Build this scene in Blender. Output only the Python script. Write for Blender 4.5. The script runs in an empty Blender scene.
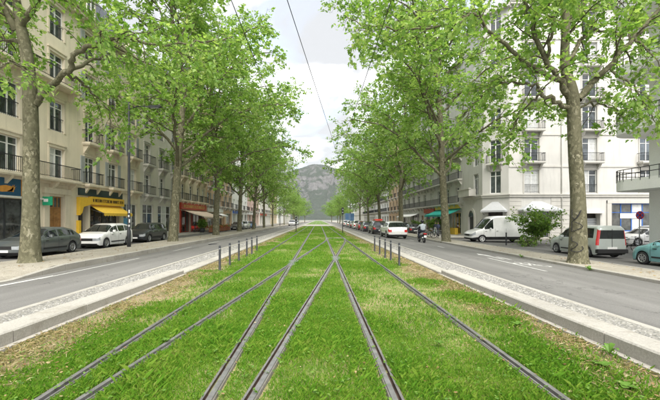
import bpy, bmesh, math, random
import numpy as np
from mathutils import Vector, Matrix

S = bpy.context.scene
COL = S.collection
R = math.radians
rng = np.random.default_rng(7)
random.seed(7)

# ------------------------------------------------------------------ camera
F = 350.0                       # focal length in pixels of a 660 wide picture
CAM_H = 1.62
cam_data = bpy.data.cameras.new('camera')
cam = bpy.data.objects.new('camera', cam_data)
COL.objects.link(cam)
cam.location = (0, 0, CAM_H)
cam.rotation_euler = (R(90), 0, 0)
cam_data.sensor_width = 36
cam_data.lens = 36 * F / 660
cam_data.shift_x = 11.5 / 660
cam_data.shift_y = 19.5 / 660
cam_data.clip_end = 12000
S.camera = cam

# ------------------------------------------------------------------ sky
SUN_EL, SUN_AZ = R(50), R(172)      # direction towards the sun, azimuth clockwise from +Y
world = bpy.data.worlds.new('World')
S.world = world
world.use_nodes = True
nt = world.node_tree
nt.nodes.clear()
wo = nt.nodes.new('ShaderNodeOutputWorld')
bg = nt.nodes.new('ShaderNodeBackground')
sky = nt.nodes.new('ShaderNodeTexSky')
sky.sky_type = 'NISHITA'
sky.sun_disc = False
sky.sun_elevation = SUN_EL
sky.sun_rotation = SUN_AZ
bg.inputs['Strength'].default_value = 0.13
tc = nt.nodes.new('ShaderNodeTexCoord')
sep = nt.nodes.new('ShaderNodeSeparateXYZ')
nt.links.new(tc.outputs['Generated'], sep.inputs[0])
zc = nt.nodes.new('ShaderNodeMath'); zc.operation = 'MAXIMUM'; zc.inputs[1].default_value = 0.0
nt.links.new(sep.outputs['Z'], zc.inputs[0])
za = nt.nodes.new('ShaderNodeMath'); za.operation = 'ADD'; za.inputs[1].default_value = 0.22
nt.links.new(zc.outputs[0], za.inputs[0])
dv = nt.nodes.new('ShaderNodeVectorMath'); dv.operation = 'DIVIDE'
cmb = nt.nodes.new('ShaderNodeCombineXYZ')
for i in range(3):
    nt.links.new(za.outputs[0], cmb.inputs[i])
nt.links.new(tc.outputs['Generated'], dv.inputs[0])
nt.links.new(cmb.outputs[0], dv.inputs[1])
def wnoise(scale, detail, rough):
    n = nt.nodes.new('ShaderNodeTexNoise')
    n.inputs['Scale'].default_value = scale
    n.inputs['Detail'].default_value = detail
    n.inputs['Roughness'].default_value = rough
    n.inputs['Distortion'].default_value = 0.4
    mp = nt.nodes.new('ShaderNodeMapping'); mp.inputs['Location'].default_value = (2.3, 0.6, 0.9)
    nt.links.new(dv.outputs[0], mp.inputs['Vector']); nt.links.new(mp.outputs[0], n.inputs['Vector'])
    return n
n1 = wnoise(1.9, 7, 0.55)
n2 = wnoise(2.6, 6, 0.5)
cr = nt.nodes.new('ShaderNodeValToRGB')      # brightness of the cloud sheet
cr.color_ramp.elements[0].position = 0.42; cr.color_ramp.elements[0].color = (0.37, 0.38, 0.395, 1)
cr.color_ramp.elements[1].position = 0.66; cr.color_ramp.elements[1].color = (1.0, 1.0, 1.0, 1)
nt.links.new(n1.outputs['Fac'], cr.inputs[0])
cg = nt.nodes.new('ShaderNodeVectorMath'); cg.operation = 'SCALE'; cg.inputs['Scale'].default_value = 2.35
nt.links.new(cr.outputs['Color'], cg.inputs[0])
cov = nt.nodes.new('ShaderNodeValToRGB')     # cover: nearly closed, a few thin places
cov.color_ramp.elements[0].position = 0.30; cov.color_ramp.elements[0].color = (0.72, 0.72, 0.72, 1)
cov.color_ramp.elements[1].position = 0.48; cov.color_ramp.elements[1].color = (1, 1, 1, 1)
nt.links.new(n2.outputs['Fac'], cov.inputs[0])
wm = nt.nodes.new('ShaderNodeMixRGB')
nt.links.new(cov.outputs['Color'], wm.inputs['Fac'])
nt.links.new(sky.outputs['Color'], wm.inputs['Color1'])
nt.links.new(cg.outputs['Vector'], wm.inputs['Color2'])
nt.links.new(wm.outputs['Color'], bg.inputs['Color'])
nt.links.new(bg.outputs[0], wo.inputs[0])

# ------------------------------------------------------------------ sun behind thin cloud
sd = bpy.data.lights.new('sun', 'SUN')
sd.energy = 0.95
sd.angle = R(50)
sd.color = (1.0, 0.955, 0.88)
sun = bpy.data.objects.new('sun', sd)
COL.objects.link(sun)
to_sun = Vector((math.sin(SUN_AZ) * math.cos(SUN_EL), math.cos(SUN_AZ) * math.cos(SUN_EL), math.sin(SUN_EL)))
sun.rotation_euler = to_sun.to_track_quat('Z', 'Y').to_euler()
sun.location = (0, 0, 60)

# ------------------------------------------------------------------ exposure
S.view_settings.view_transform = 'Standard'
S.view_settings.look = 'None'
S.view_settings.gamma = 1.0
S.view_settings.use_curve_mapping = False
S.view_settings.exposure = 2.85
S.cycles.use_denoising = True
S.cycles.max_bounces = 10
S.cycles.diffuse_bounces = 6
S.cycles.transmission_bounces = 6
S.cycles.volume_bounces = 1
S.cycles.sample_clamp_indirect = 6
S.cycles.volume_step_rate = 4

# ================================================================== helpers
def P(x, y, Y):
    """world point that a pixel of the 660x400 photograph shows at distance Y"""
    return Vector(((x - 318.5) * Y / F, Y, CAM_H - (y - 219.5) * Y / F))

def tag(o, label=None, cat=None, group=None, kind=None):
    if label: o['label'] = label
    if cat: o['category'] = cat
    if group: o['group'] = group
    if kind: o['kind'] = kind
    return o

def empty(name, loc=(0, 0, 0), rz=0.0):
    o = bpy.data.objects.new(name, None)
    o.empty_display_size = 0.3
    COL.objects.link(o)
    o.location = loc
    o.rotation_euler = (0, 0, rz)
    return o

def link(name, mesh, parent=None, loc=None, rz=None):
    o = bpy.data.objects.new(name, mesh)
    COL.objects.link(o)
    if parent is not None: o.parent = parent
    if loc is not None: o.location = loc
    if rz is not None: o.rotation_euler = (0, 0, rz)
    return o

def copy_tree(o, parent=None):
    c = o.copy()
    COL.objects.link(c)
    c.parent = parent
    for ch in list(o.children):
        copy_tree(ch, c)
    return c

class MB:
    """collects faces; build() makes one mesh object of them"""
    def __init__(s):
        s.v = []; s.f = []; s.m = []; s.sm = []
    def add(s, vs, fs, mi=0, smooth=False):
        b = len(s.v)
        s.v.extend([tuple(p) for p in vs])
        for f in fs:
            s.f.append([b + i for i in f]); s.m.append(mi); s.sm.append(smooth)
        return s
    def box(s, x0, y0, z0, x1, y1, z1, mi=0):
        v = [(x0, y0, z0), (x1, y0, z0), (x1, y1, z0), (x0, y1, z0), (x0, y0, z1), (x1, y0, z1), (x1, y1, z1), (x0, y1, z1)]
        return s.add(v, [(0, 3, 2, 1), (4, 5, 6, 7), (0, 1, 5, 4), (1, 2, 6, 5), (2, 3, 7, 6), (3, 0, 4, 7)], mi)
    def cbox(s, x0, y0, z0, x1, y1, z1, c=0.02, mi=0):
        """box with chamfered top edges"""
        v = [(x0, y0, z0), (x1, y0, z0), (x1, y1, z0), (x0, y1, z0), (x0, y0, z1 - c), (x1, y0, z1 - c), (x1, y1, z1 - c), (x0, y1, z1 - c),
             (x0 + c, y0 + c, z1), (x1 - c, y0 + c, z1), (x1 - c, y1 - c, z1), (x0 + c, y1 - c, z1)]
        return s.add(v, [(0, 3, 2, 1), (8, 9, 10, 11), (0, 1, 5, 4), (1, 2, 6, 5), (2, 3, 7, 6), (3, 0, 4, 7), (4, 5, 9, 8), (5, 6, 10, 9), (6, 7, 11, 10), (7, 4, 8, 11)], mi)
    def poly(s, pts, mi=0):
        return s.add(pts, [tuple(range(len(pts)))], mi)
    def prism(s, pts, axis, a, b, mi=0):
        """2D outline pts extruded along axis (0,1,2) from a to b"""
        n = len(pts)
        def mk(p, t):
            q = [p[0], p[1]]; q.insert(axis, t); return tuple(q)
        v = [mk(p, a) for p in pts] + [mk(p, b) for p in pts]
        fs = [tuple(range(n))[::-1], tuple(range(n, 2 * n))]
        for i in range(n):
            j = (i + 1) % n
            fs.append((i, j, n + j, n + i))
        return s.add(v, fs, mi)
    def tube(s, pts, rad, n=8, mi=0, caps=True, smooth=True):
        pts = [Vector(p) for p in pts]
        if not hasattr(rad, '__len__'): rad = [rad] * len(pts)
        b = len(s.v)
        prev = None
        for i, p in enumerate(pts):
            t = (pts[min(i + 1, len(pts) - 1)] - pts[max(i - 1, 0)])
            t = t.normalized() if t.length > 1e-9 else Vector((0, 0, 1))
            if prev is None:
                a = t.cross(Vector((0, 0, 1)) if abs(t.z) < 0.9 else Vector((1, 0, 0))).normalized()
            else:
                a = (prev - t * prev.dot(t)).normalized()
            prev = a
            c = t.cross(a)
            for k in range(n):
                w = 2 * math.pi * k / n
                s.v.append(tuple(p + (a * math.cos(w) + c * math.sin(w)) * rad[i]))
        for i in range(len(pts) - 1):
            for k in range(n):
                k2 = (k + 1) % n
                s.f.append([b + i * n + k, b + i * n + k2, b + (i + 1) * n + k2, b + (i + 1) * n + k]); s.m.append(mi); s.sm.append(smooth)
        if caps:
            s.f.append([b + k for k in range(n)][::-1]); s.m.append(mi); s.sm.append(False)
            e = b + (len(pts) - 1) * n
            s.f.append([e + k for k in range(n)]); s.m.append(mi); s.sm.append(False)
        return s
    def lathe(s, prof, n=16, mi=0, origin=(0, 0, 0), axis=2, smooth=True):
        """prof: list of (radius, height)"""
        b = len(s.v)
        for (r, h) in prof:
            for k in range(n):
                w = 2 * math.pi * k / n
                q = [r * math.cos(w), r * math.sin(w)]
                q.insert(axis, h)
                s.v.append((q[0] + origin[0], q[1] + origin[1], q[2] + origin[2]))
        for i in range(len(prof) - 1):
            for k in range(n):
                k2 = (k + 1) % n
                s.f.append([b + i * n + k, b + i * n + k2, b + (i + 1) * n + k2, b + (i + 1) * n + k]); s.m.append(mi); s.sm.append(smooth)
        return s
    def mesh(s, name, mats):
        me = bpy.data.meshes.new(name)
        me.from_pydata(s.v, [], s.f)
        if not isinstance(mats, (list, tuple)): mats = [mats]
        for m in mats: me.materials.append(m)
        if len(mats) > 1: me.polygons.foreach_set('material_index', s.m)
        me.polygons.foreach_set('use_smooth', s.sm)
        me.update()
        return me
    def build(s, name, mats, parent=None, loc=None, rz=None):
        return link(name, s.mesh(name, mats), parent, loc, rz)

def np_mesh(name, verts, n_per_face, mats, smooth=False, mat_index=None, faces=None):
    """fast mesh of separate n-gons (verts in face order) or of given index rows"""
    me = bpy.data.meshes.new(name)
    verts = np.ascontiguousarray(verts, dtype=np.float32).reshape(-1, 3)
    nv = len(verts)
    if faces is None:
        nf = nv // n_per_face
        loops = np.arange(nv, dtype=np.int32)
    else:
        faces = np.asarray(faces, dtype=np.int32)
        nf, n_per_face = faces.shape
        loops = faces.ravel()
    me.vertices.add(nv); me.vertices.foreach_set('co', verts.ravel())
    me.loops.add(len(loops)); me.loops.foreach_set('vertex_index', loops)
    me.polygons.add(nf)
    me.polygons.foreach_set('loop_start', np.arange(nf, dtype=np.int32) * n_per_face)
    me.polygons.foreach_set('loop_total', np.full(nf, n_per_face, dtype=np.int32))
    if not isinstance(mats, (list, tuple)): mats = [mats]
    for m in mats: me.materials.append(m)
    if mat_index is not None: me.polygons.foreach_set('material_index', np.asarray(mat_index, dtype=np.int32))
    me.polygons.foreach_set('use_smooth', np.full(nf, smooth, dtype=bool))
    me.update(calc_edges=True)
    return me

# value noise in numpy, for scattering
_perm = np.random.default_rng(3).random((256, 256))
def vnoise(x, y, scale):
    x = np.asarray(x) * scale + 100.0; y = np.asarray(y) * scale + 100.0
    xi = np.floor(x).astype(int); yi = np.floor(y).astype(int)
    fx = x - xi; fy = y - yi
    fx = fx * fx * (3 - 2 * fx); fy = fy * fy * (3 - 2 * fy)
    g = lambda a, b: _perm[a % 256, b % 256]
    return (g(xi, yi) * (1 - fx) * (1 - fy) + g(xi + 1, yi) * fx * (1 - fy) + g(xi, yi + 1) * (1 - fx) * fy + g(xi + 1, yi + 1) * fx * fy)
def fbm(x, y, scale, o=4):
    t = 0; a = 1; n = 0
    for k in range(o):
        t = t + a * vnoise(x + 17.3 * k, y - 9.1 * k, scale * 2 ** k); n += a; a *= 0.5
    return t / n

# ------------------------------------------------------------------ materials
M = {}
def nmat(name):
    m = bpy.data.materials.new(name); m.use_nodes = True
    M[name] = m
    return m, m.node_tree, m.node_tree.nodes['Principled BSDF']

def add_noise(nt, scale, detail=5, rough=0.6, coord='Object', vec_scale=None, dist=0.0):
    t = nt.nodes.new('ShaderNodeTexCoord')
    n = nt.nodes.new('ShaderNodeTexNoise')
    n.inputs['Scale'].default_value = scale; n.inputs['Detail'].default_value = detail; n.inputs['Roughness'].default_value = rough
    n.inputs['Distortion'].default_value = dist
    if coord == 'Position':
        g = nt.nodes.new('ShaderNodeNewGeometry'); src = g.outputs['Position']
    else:
        src = t.outputs[coord]
    if vec_scale:
        mp = nt.nodes.new('ShaderNodeMapping'); mp.inputs['Scale'].default_value = vec_scale
        nt.links.new(src, mp.inputs['Vector']); src = mp.outputs[0]
    nt.links.new(src, n.inputs['Vector'])
    return n

def ramp(nt, src, stops):
    r = nt.nodes.new('ShaderNodeValToRGB')
    e = r.color_ramp.elements
    while len(e) < len(stops): e.new(0.5)
    for i, (p, c) in enumerate(stops):
        e[i].position = p; e[i].color = (c[0], c[1], c[2], 1)
    nt.links.new(src, r.inputs[0])
    return r

def mixc(nt, fac, a, b, mode='MIX'):
    m = nt.nodes.new('ShaderNodeMixRGB'); m.blend_type = mode
    for key, s in (('Fac', fac), ('Color1', a), ('Color2', b)):
        if hasattr(s, 'is_linked') or hasattr(s, 'links'): nt.links.new(s, m.inputs[key])
        elif isinstance(s, (int, float)): m.inputs[key].default_value = s
        else: m.inputs[key].default_value = (s[0], s[1], s[2], 1)
    return m.outputs[0]

def add_bump(nt, b, src, strength, dist=0.02):
    bp = nt.nodes.new('ShaderNodeBump')
    bp.inputs['Strength'].default_value = strength; bp.inputs['Distance'].default_value = dist
    nt.links.new(src, bp.inputs['Height']); nt.links.new(bp.outputs[0], b.inputs['Normal'])

def simple(name, c, rough=0.6, metal=0.0, spec=0.4, var=0.12, scale=6.0, bump=0.0, coat=0.0, coord='Object'):
    m, nt, b = nmat(name)
    b.inputs['Roughness'].default_value = rough
    b.inputs['Metallic'].default_value = metal
    b.inputs['Specular IOR Level'].default_value = spec
    if coat: b.inputs['Coat Weight'].default_value = coat; b.inputs['Coat Roughness'].default_value = 0.06
    n = add_noise(nt, scale, coord=coord)
    lo = [x * (1 - var) for x in c]; hi = [min(1, x * (1 + var)) for x in c]
    r = ramp(nt, n.outputs['Fac'], [(0.3, lo), (0.7, hi)])
    nt.links.new(r.outputs[0], b.inputs['Base Color'])
    if bump: add_bump(nt, b, n.outputs['Fac'], bump)
    return m

def wall_mat(name, c, stain=0.25, joints=None, rough=0.85):
    """weathered render or stone: large blotches, vertical streaks, fine grain"""
    m, nt, b = nmat(name)
    b.inputs['Roughness'].default_value = rough
    b.inputs['Specular IOR Level'].default_value = 0.2
    big = add_noise(nt, 0.35, 4, 0.6)
    streak = add_noise(nt, 1.0, 5, 0.65, vec_scale=(2.2, 2.2, 0.22))
    fine = add_noise(nt, 22, 4, 0.6)
    base = ramp(nt, big.outputs['Fac'], [(0.3, [x * 0.88 for x in c]), (0.7, [min(1, x * 1.06) for x in c])]).outputs[0]
    sfac = ramp(nt, streak.outputs['Fac'], [(0.5, (0, 0, 0)), (0.78, (stain, stain, stain))]).outputs[0]
    base = mixc(nt, sfac, base, [x * 0.5 for x in c])
    fg = ramp(nt, fine.outputs['Fac'], [(0.3, (0.92, 0.92, 0.92)), (0.7, (1.05, 1.05, 1.05))]).outputs[0]
    base = mixc(nt, 1.0, base, fg, 'MULTIPLY')
    nt.links.new(base, b.inputs['Base Color'])
    add_bump(nt, b, fine.outputs['Fac'], 0.25, 0.01)
    return m

wall_mat('limestone', (0.70, 0.63, 0.49), 0.5)
wall_mat('limestone_trim', (0.66, 0.59, 0.46), 0.5)
wall_mat('grey_stone', (0.64, 0.61, 0.54), 0.35)
wall_mat('pale_render', (0.66, 0.64, 0.59), 0.2)
wall_mat('cream_render', (0.56, 0.55, 0.52), 0.4)
wall_mat('cream_trim', (0.53, 0.515, 0.475), 0.4)
wall_mat('white_render', (0.84, 0.84, 0.82), 0.15)
wall_mat('peach_render', (0.62, 0.45, 0.31), 0.2)
wall_mat('pink_render', (0.60, 0.44, 0.38), 0.2)
wall_mat('ochre_render', (0.60, 0.50, 0.34), 0.2)
wall_mat('dull_grey', (0.26, 0.27, 0.27), 0.3)
simple('slate', (0.09, 0.10, 0.12), 0.5, var=0.25, scale=3)
simple('white_paint', (0.75, 0.75, 0.73), 0.5, var=0.05)
simple('offwhite_paint', (0.62, 0.61, 0.57), 0.5, var=0.08)
simple('grey_shutter', (0.36, 0.38, 0.38), 0.6, var=0.1)
simple('iron', (0.025, 0.026, 0.03), 0.45, 0.3)
simple('dark_metal', (0.035, 0.038, 0.042), 0.5, 0.2, var=0.2)
simple('grey_metal', (0.28, 0.29, 0.30), 0.4, 0.8)
simple('steel', (0.23, 0.228, 0.225), 0.42, 0.5, var=0.25, scale=9)
simple('black_plastic', (0.02, 0.02, 0.021), 0.55)
simple('rubber', (0.022, 0.022, 0.023), 0.85)
simple('oak', (0.30, 0.15, 0.05), 0.5, var=0.3, scale=5)
simple('navy_sign', (0.015, 0.075, 0.15), 0.45)
simple('orange_sign', (0.62, 0.28, 0.05), 0.5)
simple('yellow_sign', (0.70, 0.44, 0.04), 0.5, var=0.08)
simple('yellow_cloth', (0.76, 0.50, 0.06), 0.75, var=0.1)
simple('dark_lettering', (0.05, 0.03, 0.012), 0.6)
simple('dark_fascia', (0.03, 0.05, 0.05), 0.5)
simple('red_sign', (0.42, 0.05, 0.025), 0.5, var=0.15)
simple('gold_lettering', (0.6, 0.42, 0.15), 0.5)
simple('cream_cloth', (0.68, 0.56, 0.45), 0.8, var=0.08)
simple('teal_cloth', (0.02, 0.36, 0.30), 0.8, var=0.1)
simple('white_cloth', (0.74, 0.74, 0.72), 0.8, var=0.06)
simple('grey_cloth', (0.45, 0.46, 0.47), 0.8, var=0.06)
simple('blue_frame', (0.03, 0.12, 0.42), 0.45)
simple('red_plastic', (0.55, 0.03, 0.02), 0.4)
simple('green_cross', (0.02, 0.32, 0.16), 0.4)
simple('blue_poster', (0.10, 0.34, 0.58), 0.5, var=0.35, scale=4)
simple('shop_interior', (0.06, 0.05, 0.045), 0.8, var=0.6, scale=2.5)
simple('brown_display', (0.22, 0.13, 0.07), 0.7, var=0.6, scale=5)
simple('curtain', (0.55, 0.56, 0.55), 0.25, var=0.2, scale=3, spec=0.6)
simple('terracotta', (0.32, 0.13, 0.07), 0.8)
simple('sticker', (0.7, 0.7, 0.68), 0.5, var=0.4, scale=30)
simple('sign_blue', (0.02, 0.09, 0.42), 0.4)
simple('sign_red', (0.55, 0.02, 0.03), 0.4)

def glass_mat(name, c, rough=0.06):
    m, nt, b = nmat(name)
    n = add_noise(nt, 1.6, 3, 0.6, coord='Position')
    r = ramp(nt, n.outputs['Fac'], [(0.35, [x * 0.5 for x in c]), (0.65, [x * 1.6 for x in c])])
    nt.links.new(r.outputs[0], b.inputs['Base Color'])
    b.inputs['Roughness'].default_value = rough
    b.inputs['Specular IOR Level'].default_value = 0.9
    return m
glass_mat('window_glass', (0.055, 0.065, 0.07))
glass_mat('shop_glass', (0.05, 0.055, 0.055), 0.04)
glass_mat('car_glass', (0.014, 0.017, 0.018), 0.03)

def paint(name, c, metal=0.0, rough=0.3):
    m, nt, b = nmat(name)
    n = add_noise(nt, 2.5, 4, 0.6)
    r = ramp(nt, n.outputs['Fac'], [(0.3, [x * 0.93 for x in c]), (0.7, [min(1, x * 1.04) for x in c])])
    nt.links.new(r.outputs[0], b.inputs['Base Color'])
    b.inputs['Metallic'].default_value = metal
    b.inputs['Roughness'].default_value = rough
    b.inputs['Coat Weight'].default_value = 0.9
    b.inputs['Coat Roughness'].default_value = 0.05
    return m
paint('car_white', (0.74, 0.74, 0.73))
paint('car_pearl', (0.66, 0.66, 0.64))
paint('car_dark_grey', (0.12, 0.135, 0.135), 0.4)
paint('car_black', (0.018, 0.021, 0.026))
paint('car_red', (0.22, 0.02, 0.03), 0.2)
paint('car_silver', (0.42, 0.44, 0.43), 0.6, 0.35)
paint('car_sage', (0.50, 0.54, 0.51), 0.3, 0.35)
paint('car_teal', (0.19, 0.42, 0.44), 0.2)
paint('car_blue', (0.08, 0.2, 0.4), 0.2)
simple('lamp_glass', (0.30, 0.32, 0.33), 0.08, 0.0, 0.9, var=0.2, scale=9)
simple('tail_glass', (0.50, 0.015, 0.015), 0.12, 0, 0.8, var=0.25, scale=9)
simple('plate_white', (0.72, 0.72, 0.70), 0.5, var=0.1, scale=30)
simple('alloy', (0.5, 0.51, 0.52), 0.3, 0.8)
simple('seam', (0.02, 0.02, 0.02), 0.7)

# ================================================================== the setting: ground, roads, kerbs, tracks
def asphalt(name, c, var=0.16):
    m, nt, b = nmat(name)
    b.inputs['Roughness'].default_value = 0.82
    b.inputs['Specular IOR Level'].default_value = 0.25
    big = add_noise(nt, 0.5, 5, 0.6, 'Position', (1.0, 0.25, 1))
    tracks = add_noise(nt, 1.3, 3, 0.5, 'Position', (1.0, 0.02, 1))
    fine = add_noise(nt, 60, 3, 0.7, 'Position')
    vor = nt.nodes.new('ShaderNodeTexVoronoi'); vor.inputs['Scale'].default_value = 0.35; vor.feature = 'DISTANCE_TO_EDGE'
    g = nt.nodes.new('ShaderNodeNewGeometry')
    wob = add_noise(nt, 1.4, 4, 0.6, 'Position')
    ad = nt.nodes.new('ShaderNodeVectorMath'); ad.operation = 'ADD'
    nt.links.new(g.outputs['Position'], ad.inputs[0]); nt.links.new(wob.outputs['Color'], ad.inputs[1])
    nt.links.new(ad.outputs[0], vor.inputs['Vector'])
    base = ramp(nt, big.outputs['Fac'], [(0.3, [x * (1 - var) for x in c]), (0.7, [x * (1 + var) for x in c])]).outputs[0]
    tr = ramp(nt, tracks.outputs['Fac'], [(0.35, (0.86, 0.86, 0.86)), (0.65, (1.1, 1.1, 1.1))]).outputs[0]
    base = mixc(nt, 1.0, base, tr, 'MULTIPLY')
    fg = ramp(nt, fine.outputs['Fac'], [(0.3, (0.72, 0.72, 0.72)), (0.72, (1.3, 1.3, 1.28))]).outputs[0]
    base = mixc(nt, 1.0, base, fg, 'MULTIPLY')
    crack = ramp(nt, vor.outputs['Distance'], [(0.0, (0.55, 0.55, 0.55)), (0.008, (1, 1, 1))]).outputs[0]
    base = mixc(nt, 1.0, base, crack, 'MULTIPLY')
    nt.links.new(base, b.inputs['Base Color'])
    add_bump(nt, b, fine.outputs['Fac'], 0.5, 0.006)
    return m
asphalt('asphalt', (0.168, 0.165, 0.158))
asphalt('asphalt_dark', (0.14, 0.137, 0.132))

def gravel(name, dark, light, scale, bump=0.6):
    m, nt, b = nmat(name)
    b.inputs['Roughness'].default_value = 0.9
    g = nt.nodes.new('ShaderNodeNewGeometry')
    vor = nt.nodes.new('ShaderNodeTexVoronoi'); vor.inputs['Scale'].default_value = scale
    nt.links.new(g.outputs['Position'], vor.inputs['Vector'])
    sp = nt.nodes.new('ShaderNodeSeparateColor'); nt.links.new(vor.outputs['Color'], sp.inputs[0])
    big = add_noise(nt, 0.8, 5, 0.6, 'Position')
    c1 = ramp(nt, sp.outputs[0], [(0.05, dark), (0.95, light)]).outputs[0]
    c2 = ramp(nt, big.outputs['Fac'], [(0.3, (0.8, 0.78, 0.74)), (0.7, (1.12, 1.1, 1.06))]).outputs[0]
    c1 = mixc(nt, 1.0, c1, c2, 'MULTIPLY')
    nt.links.new(c1, b.inputs['Base Color'])
    add_bump(nt, b, vor.outputs['Distance'], bump, 0.02)
    return m
gravel('tree_strip_gravel', (0.25, 0.235, 0.20), (0.42, 0.395, 0.34), 60)
gravel('cobble_bed', (0.16, 0.16, 0.15), (0.30, 0.295, 0.27), 26)
gravel('pavement_grey', (0.27, 0.26, 0.24), (0.40, 0.385, 0.355), 5, 0.2)
def stained(name, c):
    m, nt, b = nmat(name)
    b.inputs['Roughness'].default_value = 0.8; b.inputs['Specular IOR Level'].default_value = 0.2
    f = add_noise(nt, 40, 4, 0.7, 'Position'); st_ = add_noise(nt, 2.4, 6, 0.7, 'Position'); bg_ = add_noise(nt, 0.6, 3, 0.5, 'Position')
    base = ramp(nt, bg_.outputs['Fac'], [(0.3, [x * 0.86 for x in c]), (0.7, [x * 1.1 for x in c])]).outputs[0]
    sf = ramp(nt, st_.outputs['Fac'], [(0.52, (0, 0, 0)), (0.72, (0.6, 0.6, 0.6))]).outputs[0]
    base = mixc(nt, sf, base, [c[0] * 0.5, c[1] * 0.47, c[2] * 0.4])
    fg = ramp(nt, f.outputs['Fac'], [(0.3, (0.78, 0.78, 0.78)), (0.7, (1.15, 1.15, 1.15))]).outputs[0]
    nt.links.new(mixc(nt, 1.0, base, fg, 'MULTIPLY'), b.inputs['Base Color'])
    add_bump(nt, b, f.outputs['Fac'], 0.3, 0.008)
stained('granite', (0.39, 0.375, 0.335))
stained('granite_side', (0.36, 0.34, 0.30))
simple('concrete', (0.36, 0.34, 0.30), 0.85, var=0.2, scale=7, bump=0.15, coord='Position')
simple('road_paint', (0.50, 0.50, 0.48), 0.7, var=0.3, scale=9, coord='Position')
simple('far_ground', (0.18, 0.185, 0.15), 0.9, var=0.3, scale=0.02, coord='Position')
def soil_mat():
    m, nt, b = nmat('soil')
    b.inputs['Roughness'].default_value = 0.95
    a = add_noise(nt, 3.0, 6, 0.65, 'Position')
    f = add_noise(nt, 45, 4, 0.7, 'Position')
    c = ramp(nt, a.outputs['Fac'], [(0.32, (0.13, 0.19, 0.035)), (0.5, (0.20, 0.22, 0.07)), (0.66, (0.34, 0.28, 0.15))]).outputs[0]
    fg = ramp(nt, f.outputs['Fac'], [(0.3, (0.6, 0.6, 0.6)), (0.7, (1.35, 1.3, 1.25))]).outputs[0]
    c = mixc(nt, 1.0, c, fg, 'MULTIPLY')
    nt.links.new(c, b.inputs['Base Color'])
    add_bump(nt, b, f.outputs['Fac'], 0.7, 0.02)
soil_mat()
def bare_mat():
    m, nt, b = nmat('bare_soil')
    b.inputs['Roughness'].default_value = 0.95
    a = add_noise(nt, 2.2, 6, 0.65, 'Position')
    f = add_noise(nt, 55, 4, 0.7, 'Position')
    c = ramp(nt, a.outputs['Fac'], [(0.3, (0.15, 0.15, 0.06)), (0.5, (0.26, 0.205, 0.115)), (0.7, (0.35, 0.285, 0.18))]).outputs[0]
    fg = ramp(nt, f.outputs['Fac'], [(0.3, (0.65, 0.65, 0.65)), (0.7, (1.3, 1.28, 1.25))]).outputs[0]
    c = mixc(nt, 1.0, c, fg, 'MULTIPLY')
    nt.links.new(c, b.inputs['Base Color'])
    add_bump(nt, b, f.outputs['Fac'], 0.7, 0.02)
bare_mat()
simple('rail_rust', (0.075, 0.05, 0.038), 0.75, 0.2, var=0.4, scale=14, coord='Position')
simple('rail_joint', (0.15, 0.14, 0.12), 0.85, var=0.25, scale=20, coord='Position')

def sheet(name, rows, mat, kind='structure'):
    """rows: list of (Y, [(X, Z), ...]) with the same count of points"""
    n = len(rows[0][1])
    v = []; f = []
    for (Y, pr) in rows:
        v += [(x, Y, z) for x, z in pr]
    for i in range(len(rows) - 1):
        for k in range(n - 1):
            a = i * n + k
            f.append((a, a + 1, a + n + 1, a + n))
    mb = MB(); mb.add(v, f)
    o = mb.build(name, mat)
    tag(o, kind=kind)
    return o

YN, YF = -8.0, 420.0
g = sheet('ground', [(-60, [(-3800, -0.85), (3800, -0.85)]), (3900, [(-3800, -0.85), (3800, -0.85)])], M['far_ground'])

# cross-section: X, Z of the carriageways, sidewalks and side street
LX = dict(kin=-4.0, kout=-4.42, cob=-5.3, kerb=-9.5, strip=-12.7, park=-15.6, wall=-18.5)
RX = dict(kin=3.65, kout=4.05, cob=4.9, kerb=10.3, strip=12.5, wall=19.2)
sheet('road_left', [(y, [(LX['kerb'] - 0.02, -0.30), (-7.2, -0.10), (LX['cob'], 0.035)]) for y in (YN, YF)], M['asphalt'])
sheet('road_right', [(y, [(RX['cob'], 0.035), (7.4, -0.12), (RX['kerb'] + 0.02, -0.33)]) for y in (YN, YF)], M['asphalt'])
sheet('tree_strip_left', [(YN, [(LX['strip'], -0.24), (LX['kerb'] - 0.14, -0.255)]), (11.3, [(LX['strip'], -0.22), (LX['kerb'] - 0.14, -0.25)]),
                          (12.7, [(LX['strip'], -0.08), (LX['kerb'] - 0.14, -0.065)]), (YF, [(LX['strip'], -0.08), (LX['kerb'] - 0.14, -0.065)])], M['tree_strip_gravel'])
sheet('parking_lane', [(y, [(LX['park'], -0.26), (LX['strip'], -0.25)]) for y in (YN, YF)], M['asphalt_dark'])
sheet('pavement_left', [(y, [(LX['wall'] - 1, -0.14), (LX['park'], -0.155)]) for y in (YN, YF)], M['pavement_grey'])
sheet('tree_strip_right', [(y, [(RX['kerb'] + 0.14, -0.225), (RX['strip'], -0.26)]) for y in (YN, YF)], M['tree_strip_gravel'])
sheet('side_road', [(y, [(RX['strip'], -0.42), (17.2, -0.55), (70, -0.56)]) for y in (YN, 39.5)], M['asphalt_dark'])
sheet('pavement_right', [(y, [(RX['strip'], -0.40), (14.6, -0.44), (21, -0.46)]) for y in (39.5, YF)], M['pavement_grey'])
mb = MB(); mb.box(21, 37.2, -0.7, 60, 39.3, -0.42); tag(mb.build('pavement_corner', M['pavement_grey']), kind='structure')
mb = MB(); mb.box(LX['park'] - 0.0, YN, -0.4, LX['park'] + 0.15, YF, -0.15); tag(mb.build('pavement_edge', M['granite']), kind='structure')
mb = MB(); mb.box(RX['strip'] - 0.14, YN, -0.5, RX['strip'] + 0.003, YF, -0.245); tag(mb.build('tree_strip_edge', M['granite']), kind='structure')

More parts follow.
